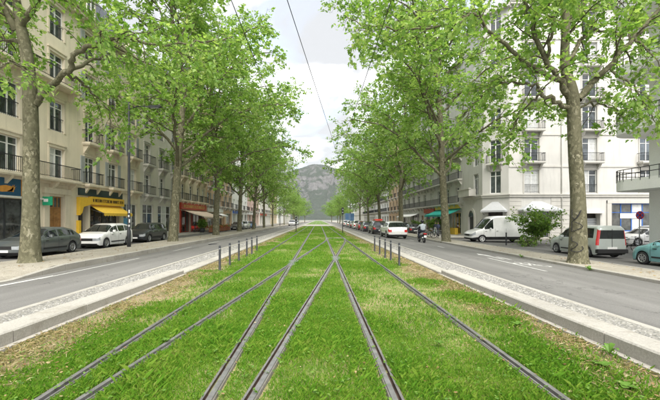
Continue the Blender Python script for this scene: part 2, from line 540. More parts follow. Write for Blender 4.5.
# tram bed: uneven earth
xs = np.linspace(-4.0, 3.65, 44); ys = np.concatenate([np.arange(-3, 14, 0.2), np.arange(14, 40, 0.8), np.arange(40, 86.5, 3)])
XX, YY = np.meshgrid(xs, ys)
ZZ = -0.035 + 0.04 * fbm(XX, YY, 1.6) - 0.02
for rx in (-2.5, -1.0, 0.705, 2.21):
    ZZ = np.where(np.abs(XX - rx) < 0.16, np.minimum(ZZ, -0.02), ZZ)
nx = len(xs)
idx = np.arange(len(ys) * nx).reshape(len(ys), nx)
fc = np.stack([idx[:-1, :-1], idx[:-1, 1:], idx[1:, 1:], idx[1:, :-1]], -1).reshape(-1, 4)
cx = 0.25 * (XX[:-1, :-1] + XX[1:, 1:] + XX[:-1, 1:] + XX[1:, :-1]); cy = 0.5 * (YY[:-1, :-1] + YY[1:, 1:])
edge = np.minimum(cx + 4.0, 3.65 - cx) + 0.7 * (fbm(cx, cy, 1.1) - 0.5)
o = link('tram_bed', np_mesh('tram_bed', np.stack([XX, YY, ZZ], -1), 4, [M['soil'], M['bare_soil']], True, (edge < np.where(cx < 0, 0.85, 0.75)).ravel().astype(int), fc))
tag(o, kind='structure')
sheet('junction_paving', [(y, [(-5.4, 0.02), (5.0, 0.02)]) for y in (85.5, 112)], M['pavement_grey'])
simple('far_grass', (0.10, 0.17, 0.03), 0.9, var=0.2, scale=0.6, coord='Position')
sheet('far_verge', [(y, [(-4.0, 0.0), (3.65, 0.0)]) for y in (112, YF)], M['far_grass'])

# ---------------------------------------------------------------- cobbled strips
for side, X0, X1, nm in ((-1, LX['kout'], LX['cob'], 'cobble_strip_left'), (1, RX['kout'], RX['cob'], 'cobble_strip_right')):
    sheet(nm, [(YN, [(X0, 0.13), (X1, 0.037)]), (10.4, [(X0, 0.065), (X1, 0.037)]), (10.44, [(X0 - 0.06 * side, 0.028), (X1, 0.037)]), (YF, [(X0 - 0.06 * side, 0.028), (X1, 0.037)])][::1], M['cobble_bed'])
    # single pebbles set in mortar
    pts = []
    yy = 1.5
    while yy < 40:
        step = 0.062 if yy < 14 else 0.11
        for q in np.arange(0.05, abs(X1 - X0) - 0.17, step):
            pts.append((q + rng.normal() * 0.015, yy + rng.normal() * 0.02, step))
        yy += step
    pts = np.array(pts)
    t = pts[:, 0] / abs(X1 - X0)
    top = np.interp(pts[:, 1], [1, 10.4, 10.45, 40], [0.085, 0.065, 0.028, 0.028])
    base = top * (1 - t) + 0.037 * t
    base = np.where(pts[:, 1] < 10.4, np.interp(pts[:, 1], [-8, 10.4], [0.13, 0.065]) * (1 - t) + 0.037 * t, base)
    octv = np.array([(1, 0, 0), (0.7, 0.7, 0), (0, 1, 0), (-0.7, 0.7, 0), (-1, 0, 0), (-0.7, -0.7, 0), (0, -1, 0), (0.7, -0.7, 0)])
    n = len(pts)
    ang = rng.random(n) * 6.28; sx = pts[:, 2] * rng.uniform(0.36, 0.5, n); sy = sx * rng.uniform(0.65, 1.0, n); hz = rng.uniform(0.008, 0.018, n)
    def ring(sc, h):
        px = octv[None, :, 0] * sx[:, None] * sc; py = octv[None, :, 1] * sy[:, None] * sc
        X = px * np.cos(ang)[:, None] - py * np.sin(ang)[:, None]; Y = px * np.sin(ang)[:, None] + py * np.cos(ang)[:, None]
        return np.stack([X0 + side * (pts[:, 0][:, None] + X * side), pts[:, 1][:, None] + Y, (base[:, None] + h[:, None]) * np.ones((1, 8))], -1)
    V = np.concatenate([ring(1.0, hz * 0 - 0.004), ring(0.62, hz)], 1)
    b0 = (np.arange(n) * 16)[:, None, None]
    q = np.array([[k, (k + 1) % 8, 8 + (k + 1) % 8, 8 + k] for k in range(8)])[None]
    q2 = np.array([[8, 9, 10, 11], [8, 11, 12, 15], [12, 13, 14, 15]])[None]
    faces = np.concatenate([(b0 + q).reshape(-1, 4), (b0 + q2).reshape(-1, 4)])
    if 'pebble' not in M:
        m, nt, b = nmat('pebble')
        gi = nt.nodes.new('ShaderNodeNewGeometry')
        c = ramp(nt, gi.outputs['Random Per Island'], [(0.0, (0.15, 0.15, 0.14)), (0.35, (0.215, 0.21, 0.195)), (0.7, (0.27, 0.265, 0.245)), (1.0, (0.36, 0.35, 0.32))])
        nt.links.new(c.outputs[0], b.inputs['Base Color']); b.inputs['Roughness'].default_value = 0.7
    o = link('pebbles', np_mesh('pebbles', V, 4, M['pebble'], True, None, faces))
    tag(o, 'grey pebbles set in the strip ' + ('left' if side < 0 else 'right') + ' of the tram lawn', 'pebbles', kind='stuff')
    # flat edging stone between pebbles and road
    e0, e1 = X1 - side * 0.13, X1
    mb = MB(); mb.box(min(e0, e1), YN, -0.2, max(e0, e1), YF, 0.052); tag(mb.build('road_edging', M['granite']), kind='structure')

# ---------------------------------------------------------------- kerbs, stone by stone
def kerb(name, x0, x1, y0, y1, length, top, bottom, mats, gap=0.008, jit=0.004):
    root = tag(empty(name, (0, y0, 0)), kind='structure')
    y = y0
    while y < y1 - 0.05:
        l = min(length * random.uniform(0.97, 1.03), y1 - y)
        za, zb = top(y) + random.uniform(-jit, jit), top(y + l) + random.uniform(-jit, jit)
        a, b_ = min(x0, x1) + random.uniform(-jit, jit), max(x0, x1) + random.uniform(-jit, jit)
        c = 0.02
        ya, yb = y + gap - y0, y + l - gap - y0
        v = [(a, ya, bottom), (b_, ya, bottom), (b_, yb, bottom), (a, yb, bottom), (a, ya, za - c), (b_, ya, za - c), (b_, yb, zb - c), (a, yb, zb - c),
             (a + c, ya + 0.005, za), (b_ - c, ya + 0.005, za), (b_ - c, yb - 0.005, zb), (a + c, yb - 0.005, zb)]
        mb = MB()
        mb.add(v, [(8, 9, 10, 11), (4, 5, 9, 8), (5, 6, 10, 9), (6, 7, 11, 10), (7, 4, 8, 11)], 0)
        mb.add(v, [(0, 3, 2, 1), (0, 1, 5, 4), (1, 2, 6, 5), (2, 3, 7, 6), (3, 0, 4, 7)], 1)
        mb.build('kerb_stone', mats, root)
        y += l
    mb = MB(); mb.box(min(x0, x1) + 0.03, 0, bottom, max(x0, x1) - 0.03, y1 - y0, min(top(y0), top(y1)) - 0.03)
    mb.build('mortar', M['rail_joint'], root)
    return root
gm = [M['granite'], M['granite_side']]
inner_top = lambda y: float(np.interp(y, [2.5, 10.4], [0.20, 0.12]))
kerb('kerb_tram_left', LX['kin'], LX['kout'], -1.0, 10.4, 1.42, inner_top, -0.2, gm)
kerb('kerb_tram_right', RX['kin'], RX['kout'], -1.2, 10.4, 1.4, inner_top, -0.2, gm)
kerb('kerb_flush_left', LX['kin'], LX['kout'], 10.42, 62, 1.4, lambda y: 0.035, -0.2, gm)
kerb('kerb_flush_right', RX['kin'], RX['kout'], 10.42, 62, 1.4, lambda y: 0.035, -0.2, gm)
kerb('kerb_road_left', LX['kerb'], LX['kerb'] - 0.16, 2.0, 75, 1.12, lambda y: float(np.interp(y, [11.2, 12.7], [-0.24, -0.05])), -0.45, gm)
kerb('kerb_road_right', RX['kerb'], RX['kerb'] + 0.16, 2.0, 80, 1.12, lambda y: -0.215, -0.45, gm)
for x0, x1, nm in ((LX['kin'], LX['kout'], 'kerb_far_left'), (RX['kin'], RX['kout'], 'kerb_far_right'), (LX['kerb'], LX['kerb'] - 0.16, 'kerb_far_road_left'), (RX['kerb'], RX['kerb'] + 0.16, 'kerb_far_road_right')):
    y0 = {'kerb_far_left': 62, 'kerb_far_right': 62, 'kerb_far_road_left': 75, 'kerb_far_road_right': 80}[nm]
    zt = {'kerb_far_left': 0.035, 'kerb_far_right': 0.035, 'kerb_far_road_left': -0.05, 'kerb_far_road_right': -0.215}[nm]
    mb = MB(); mb.box(min(x0, x1), y0, -0.45, max(x0, x1), YF, zt); tag(mb.build(nm, M['granite']), kind='structure')
for x0, x1 in ((-4.0, -3.9), (3.55, 3.65)):
    mb = MB(); mb.box(x0 + 0.003, -1, -0.15, x1 - 0.003, 10.4, 0.012); tag(mb.build('kerb_footing', M['concrete']), kind='structure')

# ---------------------------------------------------------------- road markings
def on_left(x): return float(np.interp(x, [-9.52, -7.2, -5.3], [-0.30, -0.10, 0.035])) + 0.005
def on_right(x): return float(np.interp(x, [4.9, 7.4, 10.32], [0.035, -0.12, -0.33])) + 0.005
def mark(name, polys, zf):
    mb = MB()
    for pl in polys:
        a = sum(pl[i][0] * pl[(i + 1) % len(pl)][1] - pl[(i + 1) % len(pl)][0] * pl[i][1] for i in range(len(pl)))
        if a < 0: pl = pl[::-1]
        mb.poly([(x, y, zf(x)) for x, y in pl])
    return tag(mb.build(name, M['road_paint']), kind='structure')
def bar(x0, y0, x1, y1, w):
    d = Vector((x1 - x0, y1 - y0)).normalized(); n = Vector((-d.y, d.x)) * w / 2
    return [(x0 - n.x, y0 - n.y), (x1 - n.x, y1 - n.y), (x1 + n.x, y1 + n.y), (x0 + n.x, y0 + n.y)]
mark('lane_line_left', [bar(-8.62, 10.8, -8.45, 16.5, 0.14)], on_left)
mark('lane_wedge', [[(-9.2, 9.4), (-8.9, 9.4), (-8.55, 11.3), (-8.8, 11.6)]], on_left)
for k in range(9):
    y = 20.3 + k * 6.5
    mark('lane_dash_left', [bar(-8.4, y, -8.4, y + 2.8, 0.13)], on_left)
mark('lane_line_right', [bar(7.75, 11.9, 7.75, 16.0, 0.12)], on_right)
for k in range(6):
    y = 22 + k * 7
    mark('lane_dash_right', [bar(7.9, y, 7.9, y + 1.2, 0.12)], on_right)
# bicycle pictogram and arrow on the right-hand cycle lane
def circ(cx, cy, r, w, n=14, sx=1.0):
    out = []
    for k in range(n):
        a, b_ = 2 * math.pi * k / n, 2 * math.pi * (k + 1) / n
        out.append([(cx + sx * (r - w) * math.cos(a), cy + (r - w) * math.sin(a)), (cx + sx * r * math.cos(a), cy + r * math.sin(a)), (cx + sx * r * math.cos(b_), cy + r * math.sin(b_)), (cx + sx * (r - w) * math.cos(b_), cy + (r - w) * math.sin(b_))])
    return out
bk = circ(8.15, 14.0, 0.34, 0.09) + circ(8.95, 14.0, 0.34, 0.09) + [bar(8.15, 14.0, 8.4, 14.6, 0.09), bar(8.4, 14.6, 8.8, 14.6, 0.09), bar(8.8, 14.65, 8.95, 14.0, 0.09), bar(8.5, 14.05, 8.75, 14.6, 0.09), bar(8.15, 14.0, 8.5, 14.05, 0.09), bar(8.3, 14.85, 8.5, 14.85, 0.1), bar(8.75, 14.9, 9.0, 14.9, 0.09)]
mark('bicycle_marking', bk, lambda x: on_right(x))
mark('arrow_marking', [bar(8.4, 15.9, 8.4, 17.6, 0.16), [(8.05, 17.6), (8.75, 17.6), (8.4, 18.6)], bar(8.8, 16.0, 8.8, 17.3, 0.16)], lambda x: on_right(x))
mark('crossing_marking', [bar(-9.2 + k * 0.8, 80, -9.2 + k * 0.8, 83.5, 0.45) for k in range(5)], on_left)

# ---------------------------------------------------------------- manhole covers
for (x, y, zf, lab) in ((-7.3, 24.4, on_left, 'dark round iron manhole cover in the left carriageway'),):
    mb = MB(); z = zf(x)
    mb.lathe([(0.0001, 0.012), (0.27, 0.012), (0.28, 0.004), (0.31, 0.004), (0.32, 0.016), (0.36, 0.016), (0.37, -0.02)], 24, 0, (0, 0, 0), smooth=False)
    for k in range(5): mb.box(-0.2, -0.2 + k * 0.09, 0.012, 0.2, -0.16 + k * 0.09, 0.018)
    tag(mb.build('manhole_cover', M['dark_metal'], None, (x, y, z)), lab, 'manhole')

# ---------------------------------------------------------------- tram rails
def rail_mesh(pts, inner):
    """pts: list of (x, y); inner = +1 when the groove lies towards +X"""
    prof = [(-0.066, -0.035), (-0.058, -0.004), (-0.046, -0.002), (-0.044, 0.012), (0.006, 0.014), (0.010, -0.028), (0.038, -0.028), (0.041, 0.006), (0.060, 0.006), (0.062, -0.004), (0.072, -0.006), (0.078, -0.035)]
    mi = [1 + 1, 2, 0, 0, 0, 1, 1, 0, 0, 2, 2]
    v = []; f = []; m = []
    n = len(prof)
    for i, p in enumerate(pts):
        a = pts[max(i - 1, 0)]; b_ = pts[min(i + 1, len(pts) - 1)]
        d = Vector((b_[0] - a[0], b_[1] - a[1])).normalized()
        nrm = Vector((d.y, -d.x)) * inner
        for (u, z) in prof:
            v.append((p[0] + nrm.x * u, p[1] + nrm.y * u, z + (p[2] if len(p) > 2 else 0)))
    mb = MB()
    for i in range(len(pts) - 1):
        for k in range(n - 1):
            a = i * n + k
            q = (a, a + 1, a + n + 1, a + n) if inner > 0 else (a + 1, a, a + n, a + n + 1)
            mb.f.append(list(q)); mb.m.append(mi[k]); mb.sm.append(False)
    mb.v = v
    return mb
rm = [M['steel'], M['rail_rust'], M['rail_joint']]
def track(name, label, left, right):
    root = empty(name, (0, 0, 0))
    tag(root, label, 'tram track', 'tram tracks in the lawn')
    rail_mesh(left, 1).build('rail', rm, root)
    rail_mesh(right, -1).build('rail', rm, root)
    return root
yl = [-3, 10, 20, 30, 45, 60, 85.5, 112, 300]
track('tram_track', 'straight left tram track with two grooved steel rails in grass', [(-2.5, y) for y in yl], [(-1.0, y) for y in yl])
track('tram_track', 'straight right tram track with two grooved steel rails in grass', [(0.705, y) for y in yl], [(2.21, y) for y in yl])
def xr(Y):
    if Y < 24: return 0.69 + 0.115 * (Y - 14.56)
    t = min(Y - 24, 7.55)
    return 1.7756 + 0.115 * t - 0.115 * t * t / (2 * 7.55)
yc = [-3, 0, 4, 8, 12, 14.5, 18, 22, 24, 25.5, 27, 28.5, 30, 31.4]
xo = track('crossover_track', 'curving crossover track that slants from left track to right track', [(xr(y) - 1.5, y, 0.004) for y in yc], [(xr(y), y, 0.004) for y in yc])
# cast crossing blocks and the switch cover
for (x, y, l) in ((-1.0, 13.1, 1.5), (0.70, 14.55, 1.3)):
    mb = MB(); mb.prism([(x - 0.10, y - l / 2), (x + 0.16, y - l / 2), (x + 0.22, y + l / 2), (x - 0.16, y + l / 2)], 2, -0.05, 0.012)
    mb.build('crossing_plate', M['grey_metal'], xo)
mb = MB(); mb.box(0.62, 30.0, -0.05, 2.30, 30.34, 0.028); mb.box(0.70, 30.05, 0.028, 2.2, 30.29, 0.034)
tag(mb.build('switch_cover', M['grey_metal']), 'pale steel switch cover lying across the right tram track', 'cover')

# overhead contact wires
simple('wire', (0.03, 0.03, 0.032), 0.5, 0.5)
for nm, lab, pts in (('contact_wire', 'overhead wire high above the left tram track', [(-1.75, -12, 6.05), (-1.75, 20, 6.0), (-1.75, 120, 6.0)]),
                     ('contact_wire', 'overhead wire high above the right tram track', [(1.46, -12, 6.05), (1.46, 20, 6.0), (1.46, 120, 6.0)]),
                     ('contact_wire', 'overhead wire crossing slantwise between the two tram wires', [(-1.75, -2.6, 6.04), (-0.63, 6.98, 6.02), (0.65, 18.1, 6.02), (1.44, 25.2, 6.02)])):
    mb = MB(); mb.tube(pts, 0.0085, 6); tag(mb.build(nm, M['wire']), lab, 'wire', 'overhead tram wires')

# ================================================================== lawn
def grass_mat():
    m, nt, b = nmat('grass')
    out = nt.nodes['Material Output']
    g = nt.nodes.new('ShaderNodeNewGeometry')
    p = add_noise(nt, 0.9, 5, 0.6, 'Position')
    q = add_noise(nt, 5.0, 4, 0.6, 'Position')
    mx = nt.nodes.new('ShaderNodeMath'); mx.operation = 'MULTIPLY_ADD'; mx.inputs[1].default_value = 0.45
    nt.links.new(g.outputs['Random Per Island'], mx.inputs[0])
    s1 = nt.nodes.new('ShaderNodeMath'); s1.operation = 'MULTIPLY_ADD'; s1.inputs[1].default_value = 0.62; s1.inputs[2].default_value = -0.08
    nt.links.new(p.outputs['Fac'], s1.inputs[0])
    s2 = nt.nodes.new('ShaderNodeMath'); s2.operation = 'MULTIPLY_ADD'; s2.inputs[1].default_value = 0.5; 
    nt.links.new(q.outputs['Fac'], s2.inputs[0]); nt.links.new(s1.outputs[0], s2.inputs[2])
    s3 = nt.nodes.new('ShaderNodeMath'); s3.operation = 'SUBTRACT'; s3.inputs[1].default_value = 0.225
    nt.links.new(s2.outputs[0], s3.inputs[0])
    nt.links.new(s3.outputs[0], mx.inputs[2])
    c = ramp(nt, mx.outputs[0], [(0.2, (0.075, 0.21, 0.014)), (0.45, (0.14, 0.305, 0.024)), (0.68, (0.235, 0.36, 0.045)), (0.9, (0.33, 0.34, 0.12))])
    nt.links.new(c.outputs[0], b.inputs['Base Color'])
    b.inputs['Roughness'].default_value = 0.55; b.inputs['Specular IOR Level'].default_value = 0.3
    tr = nt.nodes.new('ShaderNodeBsdfTranslucent'); nt.links.new(c.outputs[0], tr.inputs['Color'])
    mixs = nt.nodes.new('ShaderNodeMixShader'); mixs.inputs[0].default_value = 0.35
    nt.links.new(b.outputs[0], mixs.inputs[1]); nt.links.new(tr.outputs[0], mixs.inputs[2]); nt.links.new(mixs.outputs[0], out.inputs[0])
grass_mat()
def blade_field(y0, y1, dens, width, hmin, hmax):
    A = (y1 - y0) * 7.6
    n = int(A * dens)
    x = rng.uniform(-3.97, 3.62, n); y = rng.uniform(y0, y1, n)
    e = np.minimum(x + 4.0, 3.65 - x)
    pn = fbm(x, y, 1.1, 4)
    thin = fbm(x + 31, y + 7, 0.55, 3)
    keep = np.clip((e - np.where(x < 0, 0.48, 0.42) + 1.1 * (pn - 0.45)) / 0.6, 0.06, 1.0) * np.clip((0.64 - thin) / 0.2, 0.16, 1.0)
    # worn ground in the middle of the right track
    for rx in (-2.5, -1.0, 0.705, 2.21):
        keep = np.where(np.abs(x - rx) < 0.085, 0.0, keep)
    xrv = np.where(y < 24, 0.69 + 0.115 * (y - 14.56), 1.7756 + 0.115 * np.minimum(y - 24, 7.55) - 0.115 * np.minimum(np.maximum(y - 24, 0), 7.55) ** 2 / 15.1)
    near = y < 31.4
    for off in (0.0, -1.5):
        keep = np.where(near & (np.abs(x - xrv - off) < 0.085), 0.0, keep)
    k = rng.random(n) < keep
    x = x[k]; y = y[k]; n = len(x); pn = pn[k]
    h = rng.uniform(hmin, hmax, n) * (0.2 + 1.8 * pn ** 1.3) * np.where(rng.random(n) < 0.05, 1.5, 1.0)
    a = rng.random(n) * 6.283; lean = rng.uniform(0.15, 1.0, n) * h
    w = width * rng.uniform(0.6, 1.3, n)
    dx, dy = np.cos(a), np.sin(a)
    ca, sa = -dy * w / 2, dx * w / 2
    z0 = np.full(n, -0.03)
    base = np.stack([x, y, z0], -1)
    p0 = base + np.stack([ca, sa, 0 * x], -1); p1 = base - np.stack([ca, sa, 0 * x], -1)
    mid = base + np.stack([dx * lean * 0.35, dy * lean * 0.35, h * 0.68], -1)
    p2 = mid - np.stack([ca, sa, 0 * x], -1) * 0.75; p3 = mid + np.stack([ca, sa, 0 * x], -1) * 0.75
    tip = base + np.stack([dx * lean, dy * lean, h * 0.98], -1)
    return np.stack([p0, p1, p2, tip, p3], 1).reshape(-1, 3)
V = np.concatenate([
    blade_field(2.2, 6.5, 6200, 0.0065, 0.03, 0.07),
    blade_field(6.5, 13, 2700, 0.0105, 0.03, 0.07),
    blade_field(13, 28, 850, 0.02, 0.03, 0.07),
    blade_field(28, 85, 230, 0.042, 0.035, 0.075)])
o = link('lawn_grass', np_mesh('lawn_grass', V, 5, M['grass']))
tag(o, 'short green lawn growing between and beside the tram rails', 'grass', kind='stuff')

def island_mat(name, stops, trans=0.25, rough=0.6):
    m, nt, b = nmat(name)
    out = nt.nodes['Material Output']
    g = nt.nodes.new('ShaderNodeNewGeometry')
    c = ramp(nt, g.outputs['Random Per Island'], stops)
    nt.links.new(c.outputs[0], b.inputs['Base Color']); b.inputs['Roughness'].default_value = rough
    if trans:
        tr = nt.nodes.new('ShaderNodeBsdfTranslucent'); nt.links.new(c.outputs[0], tr.inputs['Color'])
        ms = nt.nodes.new('ShaderNodeMixShader'); ms.inputs[0].default_value = trans
        nt.links.new(b.outputs[0], ms.inputs[1]); nt.links.new(tr.outputs[0], ms.inputs[2]); nt.links.new(ms.outputs[0], out.inputs[0])
    return m

# straw-coloured dead blades on the worn edges
def straw_field(n, y0, y1, width):
    s = rng.random(n) < 0.5
    d = np.abs(rng.normal(0, 0.42, n)) + 0.03
    x = np.where(s, -3.96 + d, 3.6 - d); y = y0 + (y1 - y0) * rng.random(n) ** 1.4
    k = fbm(x + 9, y, 1.7, 3) > rng.uniform(0.3, 0.62, n)
    x = x[k]; y = y[k]; n = len(x)
    a = rng.random(n) * 6.283; l = rng.uniform(0.04, 0.11, n); w = width * rng.uniform(0.6, 1.3, n); h = rng.uniform(0.0, 0.04, n)
    dx, dy = np.cos(a), np.sin(a)
    b0 = np.stack([x, y, np.full(n, -0.012)], -1); off = np.stack([-dy * w / 2, dx * w / 2, 0 * x], -1)
    t = b0 + np.stack([dx * l, dy * l, h], -1); m_ = 0.5 * (b0 + t) + np.stack([0 * x, 0 * x, h * 0.4], -1)
    return np.stack([b0 + off, b0 - off, m_ - off, t, m_ + off], 1).reshape(-1, 3)
island_mat('straw', [(0.0, (0.16, 0.17, 0.05)), (0.4, (0.32, 0.27, 0.11)), (0.8, (0.46, 0.38, 0.19)), (1.0, (0.5, 0.45, 0.28))], 0.2)
o = link('dry_grass', np_mesh('dry_grass', np.concatenate([straw_field(26000, 2.2, 13, 0.008), straw_field(12000, 13, 40, 0.018)]), 5, M['straw']))
tag(o, 'straw-coloured dead grass on the worn lawn edges by the kerbs', 'dry grass', kind='stuff')

# clover and dandelion leaves among the blades
def leaf_stuff(name, label, n, region, size, mat, zr, flat=0.35, clump=1, edge_bias=False):
    x = rng.uniform(region[0], region[1], n); y = region[2] + (region[3] - region[2]) * rng.random(n) ** 1.5
    if edge_bias:
        s = rng.random(n)
        d = np.abs(rng.normal(0, 0.55, n)) + 0.05
        x = np.where(s < 0.26, -3.95 + d, np.where(s < 0.56, 3.6 - d, x))
        x = np.clip(x, -3.93, 3.58)
    x = np.repeat(x, clump); y = np.repeat(y, clump); n = len(x)
    a = rng.random(n) * 6.283
    sz = size * rng.uniform(0.5, 1.3, n)
    if clump > 1:
        off = sz * 0.65
        x = x + np.cos(a) * off; y = y + np.sin(a) * off
    tmpl = np.array([(-0.5, 0), (-0.2, 0.33), (0.2, 0.34), (0.55, 0.0), (0.2, -0.34), (-0.2, -0.33)])
    u = np.stack([np.cos(a), np.sin(a), rng.uniform(-flat, flat, n)], -1)
    w = np.stack([-np.sin(a), np.cos(a), rng.uniform(-flat, flat, n)], -1)
    c = np.stack([x, y, rng.uniform(zr[0], zr[1], n)], -1)
    V = c[:, None, :] + sz[:, None, None] * (tmpl[None, :, 0, None] * u[:, None, :] + tmpl[None, :, 1, None] * w[:, None, :])
    o = link(name, np_mesh(name, V.reshape(-1, 3), 6, mat))
    tag(o, label, name.replace('_', ' '), kind='stuff')
island_mat('clover', [(0.0, (0.06, 0.15, 0.015)), (0.6, (0.10, 0.21, 0.022)), (1.0, (0.16, 0.27, 0.04))])
island_mat('dry_leaf', [(0.0, (0.16, 0.08, 0.03)), (0.4, (0.28, 0.18, 0.08)), (0.75, (0.38, 0.29, 0.14)), (1.0, (0.44, 0.38, 0.22))])
leaf_stuff('clover_leaves', 'small round clover leaves scattered through the lawn', 1500, (-3.6, 3.3, 2.2, 14), 0.028, M['clover'], (0.02, 0.06), 0.4, 4)
leaf_stuff('dry_leaves', 'brown dry leaf scraps lying on the lawn and bare edges', 2400, (-3.9, 3.55, 2.0, 22), 0.034, M['dry_leaf'], (-0.005, 0.045), 0.35, 1, True)

# bigger broad-leaved weeds by the kerb
def weed(loc, n, size, label, up=0.35):
    root = empty('weed_plant', loc)
    tag(root, label, 'weed', 'broad-leaved weeds on the lawn')
    for k in range(n):
        a = 6.283 * k / n + random.uniform(-0.3, 0.3)
        l = size * random.uniform(0.7, 1.2); w = l * 0.36
        mb = MB()
        vs = []; e = up * random.uniform(0.5, 1.5)
        for t, ww in ((0, 0.05), (0.25, 0.6), (0.55, 1.0), (0.8, 0.7), (1.0, 0.05)):
            r_ = l * t; z = 0.02 + l * e * math.sin(t * 2.2)
            for sgn in (-1, 0, 1):
                vs.append((math.cos(a) * r_ - math.sin(a) * w * ww * sgn, math.sin(a) * r_ + math.cos(a) * w * ww * sgn, z + (0.12 * w * abs(sgn))))
        fs = []
        for i in range(4):
            for k2 in range(2):
                b0 = i * 3 + k2
                fs.append((b0, b0 + 1, b0 + 4, b0 + 3))
        mb.add(vs, fs, 0, True)
        mb.build('leaf', M['clover'], root)
for (x, y, n, s, lab, up) in ((3.12, 3.85, 9, 0.085, 'wide flat rosette weed at the foot of right kerb', 0.2), (3.45, 4.15, 6, 0.09, 'upright weed against the right kerb face', 1.1),
                              (2.95, 3.35, 9, 0.08, 'wide flat rosette weed nearest camera on the right', 0.2), (1.55, 4.5, 8, 0.075, 'dark leafy weed between the right rails', 0.5),
                              (-2.0, 4.6, 7, 0.07, 'pale leafy weed between the left rails', 0.4), (3.0, 5.3, 7, 0.10, 'rosette weed beside right kerb, farther back', 0.3), (-0.3, 5.2, 7, 0.06, 'low leafy weed between the two tracks', 0.4)):
    weed((x, y, 0.0), n, s, lab, up)

# ================================================================== plane trees
def bark_mat():
    m, nt, b = nmat('plane_bark')
    b.inputs['Roughness'].default_value = 0.85; b.inputs['Specular IOR Level'].default_value = 0.2
    g = nt.nodes.new('ShaderNodeNewGeometry')
    mp = nt.nodes.new('ShaderNodeMapping'); mp.inputs['Scale'].default_value = (1, 1, 0.55)
    nt.links.new(g.outputs['Position'], mp.inputs[0])
    wob = add_noise(nt, 6, 3, 0.6, 'Position')
    ad = nt.nodes.new('ShaderNodeVectorMath'); ad.operation = 'MULTIPLY_ADD'; ad.inputs[1].default_value = (0.16, 0.16, 0.16)
    nt.links.new(wob.outputs['Color'], ad.inputs[0]); nt.links.new(mp.outputs[0], ad.inputs[2])
    vor = nt.nodes.new('ShaderNodeTexVoronoi'); vor.inputs['Scale'].default_value = 15.0
    nt.links.new(ad.outputs[0], vor.inputs['Vector'])
    sp = nt.nodes.new('ShaderNodeSeparateColor'); nt.links.new(vor.outputs['Color'], sp.inputs[0])
    c = ramp(nt, sp.outputs[0], [(0.0, (0.085, 0.08, 0.05)), (0.3, (0.125, 0.12, 0.075)), (0.6, (0.165, 0.155, 0.10)), (0.80, (0.22, 0.205, 0.135)), (0.93, (0.31, 0.29, 0.21))])
    c.color_ramp.interpolation = 'CONSTANT'
    f = add_noise(nt, 30, 4, 0.7, 'Position')
    big = add_noise(nt, 1.2, 4, 0.6, 'Position')
    fg = ramp(nt, f.outputs['Fac'], [(0.3, (0.72, 0.72, 0.72)), (0.7, (1.2, 1.2, 1.18))]).outputs[0]
    col = mixc(nt, 1.0, c.outputs[0], fg, 'MULTIPLY')
    bf = ramp(nt, big.outputs['Fac'], [(0.38, (0, 0, 0)), (0.62, (0.75, 0.75, 0.75))]).outputs[0]
    col = mixc(nt, bf, col, (0.12, 0.115, 0.07))
    nt.links.new(col, b.inputs['Base Color'])
    add_bump(nt, b, mixc(nt, 0.5, sp.outputs[0], f.outputs['Fac']), 0.7, 0.02)
bark_mat()
simple('twig_bark', (0.085, 0.075, 0.045), 0.9, var=0.3, scale=8, coord='Position')

def leaf_mat(name, stops, trans=0.55):
    m, nt, b = nmat(name)
    out = nt.nodes['Material Output']
    g = nt.nodes.new('ShaderNodeNewGeometry')
    n = add_noise(nt, 0.7, 3, 0.6, 'Position')
    mx = nt.nodes.new('ShaderNodeMath'); mx.operation = 'MULTIPLY_ADD'; mx.inputs[1].default_value = 0.65
    s = nt.nodes.new('ShaderNodeMath'); s.operation = 'MULTIPLY_ADD'; s.inputs[1].default_value = 0.9; s.inputs[2].default_value = -0.25
    nt.links.new(n.outputs['Fac'], s.inputs[0])
    nt.links.new(g.outputs['Random Per Island'], mx.inputs[0]); nt.links.new(s.outputs[0], mx.inputs[2])
    c = ramp(nt, mx.outputs[0], stops)
    nt.links.new(c.outputs[0], b.inputs['Base Color'])
    b.inputs['Roughness'].default_value = 0.48; b.inputs['Specular IOR Level'].default_value = 0.35
    tr = nt.nodes.new('ShaderNodeBsdfTranslucent')
    tcx = mixc(nt, 1.0, c.outputs[0], (1.15, 1.15, 0.65), 'MULTIPLY')
    nt.links.new(tcx, tr.inputs['Color'])
    ms = nt.nodes.new('ShaderNodeMixShader'); ms.inputs[0].default_value = trans
    nt.links.new(b.outputs[0], ms.inputs[1]); nt.links.new(tr.outputs[0], ms.inputs[2]); nt.links.new(ms.outputs[0], out.inputs[0])
leaf_mat('plane_leaf', [(0.0, (0.085, 0.19, 0.03)), (0.35, (0.18, 0.33, 0.065)), (0.7, (0.315, 0.475, 0.125)), (1.0, (0.52, 0.62, 0.28))])
leaf_mat('shrub_leaf', [(0.05, (0.06, 0.14, 0.02)), (0.5, (0.13, 0.25, 0.035)), (0.95, (0.27, 0.38, 0.09))])

LOBED = np.array([(0.0, -0.02), (0.28, -0.16), (0.58, -0.10), (0.52, 0.10), (0.92, 0.30), (0.44, 0.42), (0.42, 0.70), (0.0, 1.0),
                  (-0.42, 0.70), (-0.44, 0.42), (-0.92, 0.30), (-0.52, 0.10), (-0.58, -0.10), (-0.28, -0.16)]) * np.array([0.55, 0.95])
SIMPLE5 = np.array([(0.0, 0.0), (0.42, -0.06), (0.62, 0.34), (0.30, 0.52), (0.0, 1.0), (-0.30, 0.52), (-0.62, 0.34), (-0.42, -0.06)])
SIMPLE = np.array([(0.0, 0.0), (0.5, 0.18), (0.28, 0.55), (0.0, 1.0), (-0.28, 0.55), (-0.5, 0.18)])

